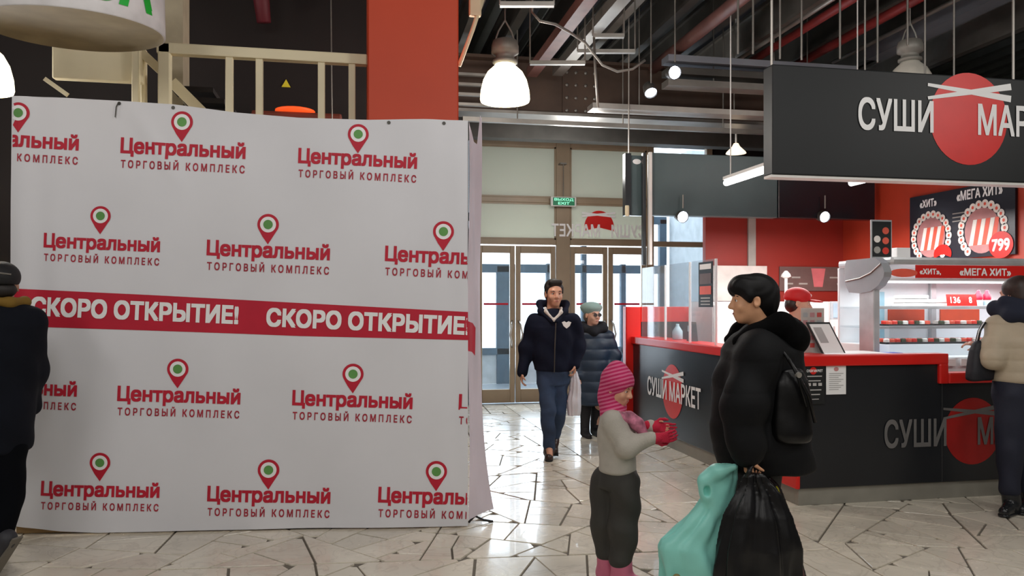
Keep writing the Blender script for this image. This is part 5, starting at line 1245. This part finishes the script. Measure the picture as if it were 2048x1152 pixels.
b = Soft(.008, .045); b.stack(lv(fg, [(618, 1096, 1120, .01, .09), (632, 1070, 1145, .01, .12), (655, 1063, 1150, 0, .145), (700, 1066, 1146, 0, .15), (742, 1068, 1143, 0, .15)]), edge=.02)
for a in (A1, A2): b.chain([a[0], a[1], a[2] - [0, 0, .01]], [.082, .072, .052])
b.build('jacket', NV, R, disp=folds(.006, (8, 9, 10)))
b = Soft(.007, .03); b.chain([q(1082, 622, -.05), q(1080, 608, .04), q(1106, 606, .10), q(1132, 608, .04), q(1130, 624, -.05), q(1112, 642, -.13)], [.028, .034, .04, .034, .028, .018]); b.chain([q(1082, 622, -.05), q(1102, 642, -.13)], [.028, .018]); b.build('hood', NV, R, disp=folds(.004))
b = Soft(.006, .02); b.chain([q(1090, 622, -.10), q(1106, 640, -.135), q(1122, 624, -.10)], [.015, .013, .015]); b.chain([q(1090, 616, -.05), q(1092, 624, -.095)], [.014, .015]); b.chain([q(1122, 616, -.05), q(1120, 624, -.095)], [.014, .015]); b.build('shirt_collar', mat('collar_white', 'cfc8c2', .7), R)
p_ = q(1131, 648, -.165); mb = MB(); mb.prism([(-.045, .02), (-.02, .03), (0, .018), (.02, .03), (.045, .02), (.03, -.015), (0, -.04), (-.03, -.015)], lambda x, z: (p_[0] + x, p_[1] + .03, p_[2] + z), lambda x, z: (p_[0] + x, p_[1], p_[2] + z)); mb.build('emblem', 'print_white', R)
mb = MB(); mb.tube([q(1110, 645, -.16), q(1108, 690, -.165), q(1107, 742, -.155)], .006, 6); mb.build('zip', 'steel_dark', R)
b = Soft(.008, .014); b.stack(lv(fg, [(770, 1074, 1138, 0, .12), (738, 1072, 1140, 0, .13)]), edge=.02)
for h_, k_, a in (L1, L2): b.chain([h_, k_, a + [0, 0, .02]], [.092, .074, .060])
b.build('jeans', mat('denim', '2c3f5c', .8, var=.35, scale=5, bump=.15), R, disp=folds(.006, (9, 7, 14)))
BR = mat('shoe_brown', '33211c', .4, var=.15); SO = mat('sole_dark', '191414', .7)
shoe(fg, [L1[2][0], .02, .0], [L1[2][0] - .01, -.20, .0], .045, BR, SO, ankle=L1[2] + [0, 0, .01], ar=.055)
b = Soft(.006, .02); p_ = L2[2]; b.cap(p_ + [0, .05, -.01], p_ + [-.01, -.17, -.095], .046, .036); b.cap(p_, p_ + [0, -.05, -.03], .052, .045); t = b.build('shoe', BR, R)
mb = MB(); mb.beam(tuple(p_ + [0, .06, -.055]), tuple(p_ + [-.01, -.2, -.135]), .08, .015); mb.build('sole', SO, t)
t = bag('white_carrier_bag', 'white plastic carrier bag held between the two walking people', [(*q((a + b_) / 2, v, .0)[:2], q(0, v)[2], (b_ - a) / 2 / fg.s, ry) for v, a, b_, ry in ((832, 1136, 1160, .05), (800, 1134, 1162, .06), (765, 1140, 1160, .04), (742, 1145, 1154, .015))], mat('plastic_white', 'dcdce4', .4, var=.05), pleat=.006, root=R)

# ---------------------------------------------------------------- older woman
fg = Fig(1188, 9.13, 'person in pale green beret, glasses and long navy puffer coat'); q = fg.q; R = fg.root
hc = q(1185, 630, 0); face = (.55, -1, -.02)
b = Soft(.008, .025)
Ph, Mh, Rh = head_soft(b, hc, face, 1.0, neck=q(1186, 660, .02))
b.stack(lv(fg, [(665, 1168, 1208, 0, .10), (710, 1166, 1210, 0, .12), (760, 1166, 1212, 0, .12)]), k=.04)
LG = ((1172, 1172, 1170, 0.0), (1196, 1196, 1192, .12))
for a, k_, an, y in LG: b.chain([q(a, 750, y * .3), q(k_, 812, y * .7), q(an, 866, y)], [.07, .055, .038]); b.cap(q(an, 868, y), q(an + 4, 873, y - .12), .028, .025)
A1 = (q(1160, 675, 0), q(1150, 715, 0), q(1155, 748, -.1)); A2 = (q(1214, 675, 0), q(1228, 712, .02), q(1222, 748, -.1))
for a in (A1, A2): b.chain(a, [.05, .04, .028]); hand_soft(b, a[2], (0, -.3, -1), (.3, .8, 0), .9, .8)
b.build('body', SK('old', 'd3a48e'), R); face_parts(Ph, Mh, Rh, 1.0, R)
b = Soft(.007, .03); b.ell(Ph(0, -.03, .085), Rh(.125, .135, .065), Mh); b.ell(Ph(0, -.03, .05), Rh(.092, .11, .06), Mh); b.build('beret', mat('beret_green', '8fa8a4', .8, var=.08, bump=.3, bscale=90), R)
b = Soft(.007, .02); b.ell(Ph(0, -.05, -.02), Rh(.084, .066, .075), Mh); b.build('hair', mat('hair_grey', '6a5a4e', .7), R)
mb = MB()
for sgn in (-1, 1): mb.tube([Ph(sgn * .031 + .022 * math.cos(w), .103, .002 + .018 * math.sin(w)) for w in (2 * math.pi * i / 14 for i in range(15))], .003, 6)
mb.tube([Ph(-.009, .104, .004), Ph(.009, .104, .004)], .003, 6); gl_ = mb.build('glasses', 'steel_dark', R)
for sgn in (-1, 1):
    m2 = MB(); m2.add([Ph(sgn * .031 + .021 * math.cos(w), .103, .002 + .017 * math.sin(w)) for w in (2 * math.pi * i / 14 for i in range(14))], [tuple(range(14))]); m2.build('lens', mat('lens_dark', '3a2c2a', .1), gl_)
NC = mat('coat_navy', '182a3e', .5, var=.15, bump=.12, bscale=40)
b = Soft(.009, .045); b.stack(lv(fg, [(652, 1170, 1202, .01, .09), (668, 1156, 1216, .01, .13), (700, 1152, 1220, 0, .17), (760, 1150, 1224, 0, .18), (808, 1147, 1226, 0, .19)]), edge=.025)
for a in (A1, A2): b.chain([a[0], a[1], a[2]], [.085, .078, .056])
b.build('coat', NC, R, disp=quilt(.12, .012, .004, .04))
b = Soft(.007, .03); b.chain([q(1168, 656, -.07), q(1186, 662, -.12), q(1206, 655, -.07), q(1206, 652, .05), q(1186, 650, .1), q(1166, 652, .05), q(1168, 656, -.07)], [.045, .05, .045, .045, .05, .045, .045]); b.build('scarf', mat('scarf_black', '12141c', .85), R, disp=folds(.006, (12, 9, 12)))
b = Soft(.008, .02)
for a, k_, an, y in LG: b.chain([q(k_, 800, y * .7), q(an, 852, y)], [.07, .052])
b.build('trousers', TR, R)
for a, k_, an, y in LG:
    h_ = q(an, 875.4, y); h_[2] = 0; shoe(fg, h_, h_ + [.03, -.16, 0], .042, 'trousers_black', SO, ankle=q(an, 846, y), ar=.054)

# ---------------------------------------------------------------- customer at the showcase
fg = Fig(2035, 5.80, 'person in beige puffer jacket and navy scarf standing at showcase'); q = fg.q; R = fg.root
hc = q(2034, 590, .02); face = (-.45, 1, -.1)
b = Soft(.008, .025)
Ph, Mh, Rh = head_soft(b, hc, face, 1.0, neck=q(2036, 630, 0))
b.stack(lv(fg, [(632, 2000, 2070, 0, .10), (700, 1998, 2075, 0, .11), (760, 2000, 2075, 0, .11), (790, 2002, 2075, 0, .11)]), k=.04)
LG = ((2018, 2014, 2012, -.04), (2056, 2058, 2058, .02))
for a, k_, an, y in LG: b.chain([q(a, 780, y), q(k_, 890, y), q(an, 992, y)], [.085, .06, .042])
A1 = (q(1998, 655, 0), q(1976, 715, -.06), q(1972, 694, .04)); A2 = (q(2075, 655, 0), q(2092, 715, 0), q(2070, 735, .15))
for a in (A1, A2): b.chain(a, [.052, .044, .032])
hand_soft(b, A1[2], (-.7, .45, .25), (0, .3, -1), .95, .7, 1); hand_soft(b, A2[2], (-.8, .4, .1), (0, .2, -1), .95, .7, -1)
b.build('body', SK('customer', 'd0967e'), R); face_parts(Ph, Mh, Rh, 1.0, R)
b = Soft(.007, .03); b.ell(Ph(0, -.028, .045), Rh(.094, .112, .095), Mh); b.ell(Ph(0, -.055, -.03), Rh(.088, .075, .085), Mh); b.build('hair', mat('hair_brown', '2c1a14', .5, var=.3, scale=40), R, disp=folds(.003, (20, 18, 9)))
b = Soft(.007, .03); b.chain([q(2008, 628, -.08), q(2036, 632, -.12), q(2066, 628, -.08), q(2070, 615, .05), q(2036, 615, .13), q(2002, 618, .06), q(2008, 628, -.08)], [.055, .06, .055, .055, .055, .055, .055]); b.cap(q(2008, 604, -.02), q(2030, 612, -.09), .045, .05); b.build('scarf', mat('scarf_navy', '141a2e', .85), R, disp=folds(.007, (10, 9, 12)))
BG = mat('jacket_beige', 'b3a48e', .6, var=.08, bump=.15, bscale=40)
b = Soft(.008, .045); b.stack(lv(fg, [(622, 2015, 2056, 0, .09), (640, 1992, 2080, 0, .13), (680, 1986, 2088, 0, .17), (725, 1986, 2088, 0, .17), (765, 1988, 2085, 0, .17)]), edge=.03)
for a in (A1, A2): b.chain([a[0], a[1], a[2] - (a[2] - a[1]) * .1], [.09, .076, .056])
b.build('jacket', BG, R, disp=quilt(.085, .0045, .005))
b = Soft(.008, .035); b.stack(lv(fg, [(800, 1992, 2080, 0, .14), (755, 1990, 2082, 0, .15)]), edge=.02)
for a, k_, an, y in LG: b.chain([q(a, 790, y), q(k_, 890, y), q(an, 975, y)], [.125, .09, .068])
b.build('trousers', mat('trousers_navy', '161a2c', .75, bump=.1), R, disp=folds(.006))
for a, k_, an, y in LG:
    h_ = q(an + 6, 0, y); h_[2] = 0; shoe(fg, h_, h_ + [-.12, -.10, 0], .048, 'black_gloss', 'black_gloss', ankle=q(an, 960, y), ar=.062)
t = thing('tote_bag', 'black tote bag with striped white handles held against the low counter', 'handbag', R.location, -YAW)
b = Soft(.008, .02); b.stack([(*q((a + b_) / 2, v, .02)[:2], q(0, v)[2], (b_ - a) / 2 / fg.s, ry) for v, a, b_, ry in ((762, 1936, 1990, .05), (745, 1936, 1992, .06), (700, 1942, 1990, .05), (682, 1950, 1986, .03))], yaw=.2, power=3, edge=.02); b.build('bag_body', mat('tote_black', '15161f', .6, bump=.1), t, disp=folds(.005))
for i, (dx, m_) in enumerate(((0, 'print_white'), (.012, 'black_gloss'), (-.012, 'black_gloss'))):
    mb = MB(); mb.tube([q(1956 + dx * 0, 690, .02 + dx), q(1962, 662, .02 + dx), q(1972, 645, .02 + dx), q(1982, 648, .02 + dx), q(1984, 672, .02 + dx), q(1982, 690, .02 + dx)], .007, 8); mb.build('handle', m_, t, True)

# ---------------------------------------------------------------- passer-by at the left edge
fg = Fig(0, 4.53, 'person in black cap and long dark navy coat cut by frame edge'); q = fg.q; R = fg.root
hc = q(4, 571, 0); face = (-.5, .9, 0)
b = Soft(.008, .025)
Ph, Mh, Rh = head_soft(b, hc, face, 1.0, neck=q(2, 615, 0))
b.stack(lv(fg, [(620, -45, 55, 0, .12), (720, -40, 48, 0, .14), (850, -40, 45, 0, .14), (930, -40, 40, 0, .14)]), k=.04)
L1 = (q(-22, 900, .02), q(-30, 1010, .10), q(-42, 1120, .12)); L2 = (q(16, 900, -.02), q(22, 990, -.05), q(30, 1075, -.16))
for l_ in (L1, L2): b.chain(l_, [.085, .062, .042])
b.cap(L1[2], L1[2] + [-.12, .02, -.03], .03, .025); b.cap(L2[2], L2[2] + [-.06, .02, -.12], .03, .026)
A1 = (q(56, 648, .02), q(38, 740, .12), q(10, 820, .22)); A2 = (q(-62, 645, 0), q(-80, 740, 0), q(-75, 830, .05))
for a in (A1, A2): b.chain(a, [.052, .044, .032]); hand_soft(b, a[2], (-.1, .2, -1), (-1, 0, 0), .95, .6)
b.build('body', SK('passer', 'b98a74'), R); face_parts(Ph, Mh, Rh, 1.0, R)
CP = mat('cap_black', '121114', .7, bump=.2)
b = Soft(.006, .02); b.ell(Ph(0, -.018, .048), Rh(.094, .116, .088), Mh); b.ell(Ph(0, -.02, -.055), Rh(.14, .16, .07), Mh, sub=True, k=.008); c_ = b.build('cap', CP, R)
b = Soft(.006, .02); b.ell(Ph(0, .13, .040), Rh(.075, .075, .012), Mh); b.build('brim', CP, c_)
mb = MB(); mb.tube([Ph(-.05, -.122, .060), Ph(0, -.134, .066), Ph(.05, -.122, .060)], .005, 6); mb.build('strap', 'steel_mid', c_)
b = Soft(.006, .02); b.ell(Ph(0, -.050, -.025), Rh(.076, .064, .050), Mh); b.build('hair', 'hair_dark', R)
b = Soft(.007, .03); b.chain([q(-28, 604, -.06), q(2, 602, -.10), q(32, 606, -.06), q(36, 604, .06), q(2, 604, .1), q(-28, 604, .06), q(-28, 604, -.06)], [.027] * 7); b.build('collar', mat('mustard', '7a5c1a', .85), R, disp=folds(.005))
b = Soft(.009, .045); b.stack(lv(fg, [(606, -35, 42, 0, .10), (625, -62, 70, 0, .14), (650, -74, 82, 0, .17), (720, -66, 74, 0, .19), (800, -62, 64, 0, .19), (906, -58, 50, 0, .19)]), edge=.03)
for a in (A1, A2): b.chain(a, [.085, .085, .062])
b.build('coat', mat('coat_dark_navy', '0a0e18', .85, spec=.2, var=.15, bump=.1), R, disp=folds(.008, (6, 7, 7)))
b = Soft(.008, .03); b.stack(lv(fg, [(950, -48, 42, 0, .14), (890, -48, 44, 0, .15)]), edge=.02)
for l_ in (L1, L2): b.chain(l_, [.11, .088, .07])
b.build('trousers', mat('trousers_ink', '06080d', .9, spec=.1), R, disp=folds(.006))
GS = mat('sneaker_grey', '2e2e34', .6, var=.15); SP = mat('sole_pale', '6e685e', .6)
h_ = L1[2].copy(); h_[2] = 0; shoe(fg, h_ + [.03, 0, 0], h_ + [-.16, .03, 0], .048, GS, SP, ankle=L1[2], ar=.05)
b = Soft(.006, .02); p_ = q(48, 1062, -.16); t_ = q(8, 1122, -.14); b.cap(p_, t_, .052, .046); b.cap(L2[2], p_, .055, .05); c_ = b.build('shoe', GS, R)
d_ = nrm(t_ - p_); n_ = np.array([d_[2], 0, -d_[0]]); n_ = n_ if n_[2] < 0 else -n_
mb = MB(); mb.beam(tuple(p_ + n_ * .05 - d_ * .045), tuple(t_ + n_ * .045 + d_ * .04), .07, .012); mb.build('sole', SP, c_)

# ---------------------------------------------------------------- kiosk worker
fg = Fig(1600, 6.9, 'person in red cap and red shirt working behind the kiosk counter'); q = fg.q; R = fg.root
hc = q(1597, 606, 0); face = (1, -.25, -.12)
b = Soft(.008, .025)
Ph, Mh, Rh = head_soft(b, hc, face, .98, neck=q(1594, 645, 0))
b.stack(lv(fg, [(650, 1565, 1628, 0, .12), (720, 1568, 1630, 0, .13), (800, 1570, 1630, 0, .13)]), k=.04)
for y in (-.09, .09): b.chain([q(1598, 790, y), q(1600, 880, y), q(1600, 950, y)], [.085, .06, .04]); b.cap(q(1600, 953, y), q(1630, 953, y), .028, .025)
A1 = (q(1585, 665, -.17), q(1596, 720, -.2), q(1640, 728, -.16)); A2 = (q(1585, 665, .17), q(1600, 720, .2), q(1642, 728, .14))
for a in (A1, A2): b.chain(a, [.05, .042, .03]); hand_soft(b, a[2], (1, 0, 0), (0, 0, -1), .92, .5)
b.build('body', SK('worker', 'd6a68e'), R); face_parts(Ph, Mh, Rh, .98, R)
b = Soft(.006, .02); b.ell(Ph(0, -.014, .062), Rh(.092, .112, .076), Mh); b.ell(Ph(0, -.02, .035), Rh(.090, .110, .035), Mh); b.ell(Ph(0, -.01, -.055), Rh(.13, .15, .06), Mh, sub=True, k=.01); c_ = b.build('cap', mat('cap_bright_red', 'cc1418', .6), R)
b = Soft(.006, .02); b.ell(Ph(0, .125, .032), Rh(.075, .08, .012), Mh); b.build('brim', 'cap_bright_red', c_)
flat = MB(); flat.tube([Ph(-.02, .085, .075), Ph(.02, .085, .075)], .016, 8); flat.build('cap_badge', 'print_white', c_)
b = Soft(.006, .02); b.ell(Ph(0, -.05, -.02), Rh(.082, .066, .075), Mh); b.build('hair', 'hair_brown', R)
b = Soft(.008, .04); b.stack(lv(fg, [(640, 1578, 1612, 0, .09), (652, 1560, 1626, 0, .16), (700, 1556, 1632, 0, .18), (800, 1560, 1634, 0, .18)]), edge=.025)
for a in (A1, A2): b.chain([a[0], a[1] * .6 + a[0] * .4], [.085, .075])
b.build('shirt', mat('shirt_red', 'b81c1c', .75), R, disp=folds(.005))
b = Soft(.008, .03)
for y in (-.09, .09): b.chain([q(1598, 780, y), q(1600, 880, y), q(1600, 940, y)], [.12, .085, .07])
b.build('trousers', TR, R)
for y in (-.09, .09):
    h_ = q(1594, 0, y); h_[2] = 0; shoe(fg, h_, h_ + [.16, 0, 0], .042, 'black_gloss', SO, ankle=q(1600, 950, y))
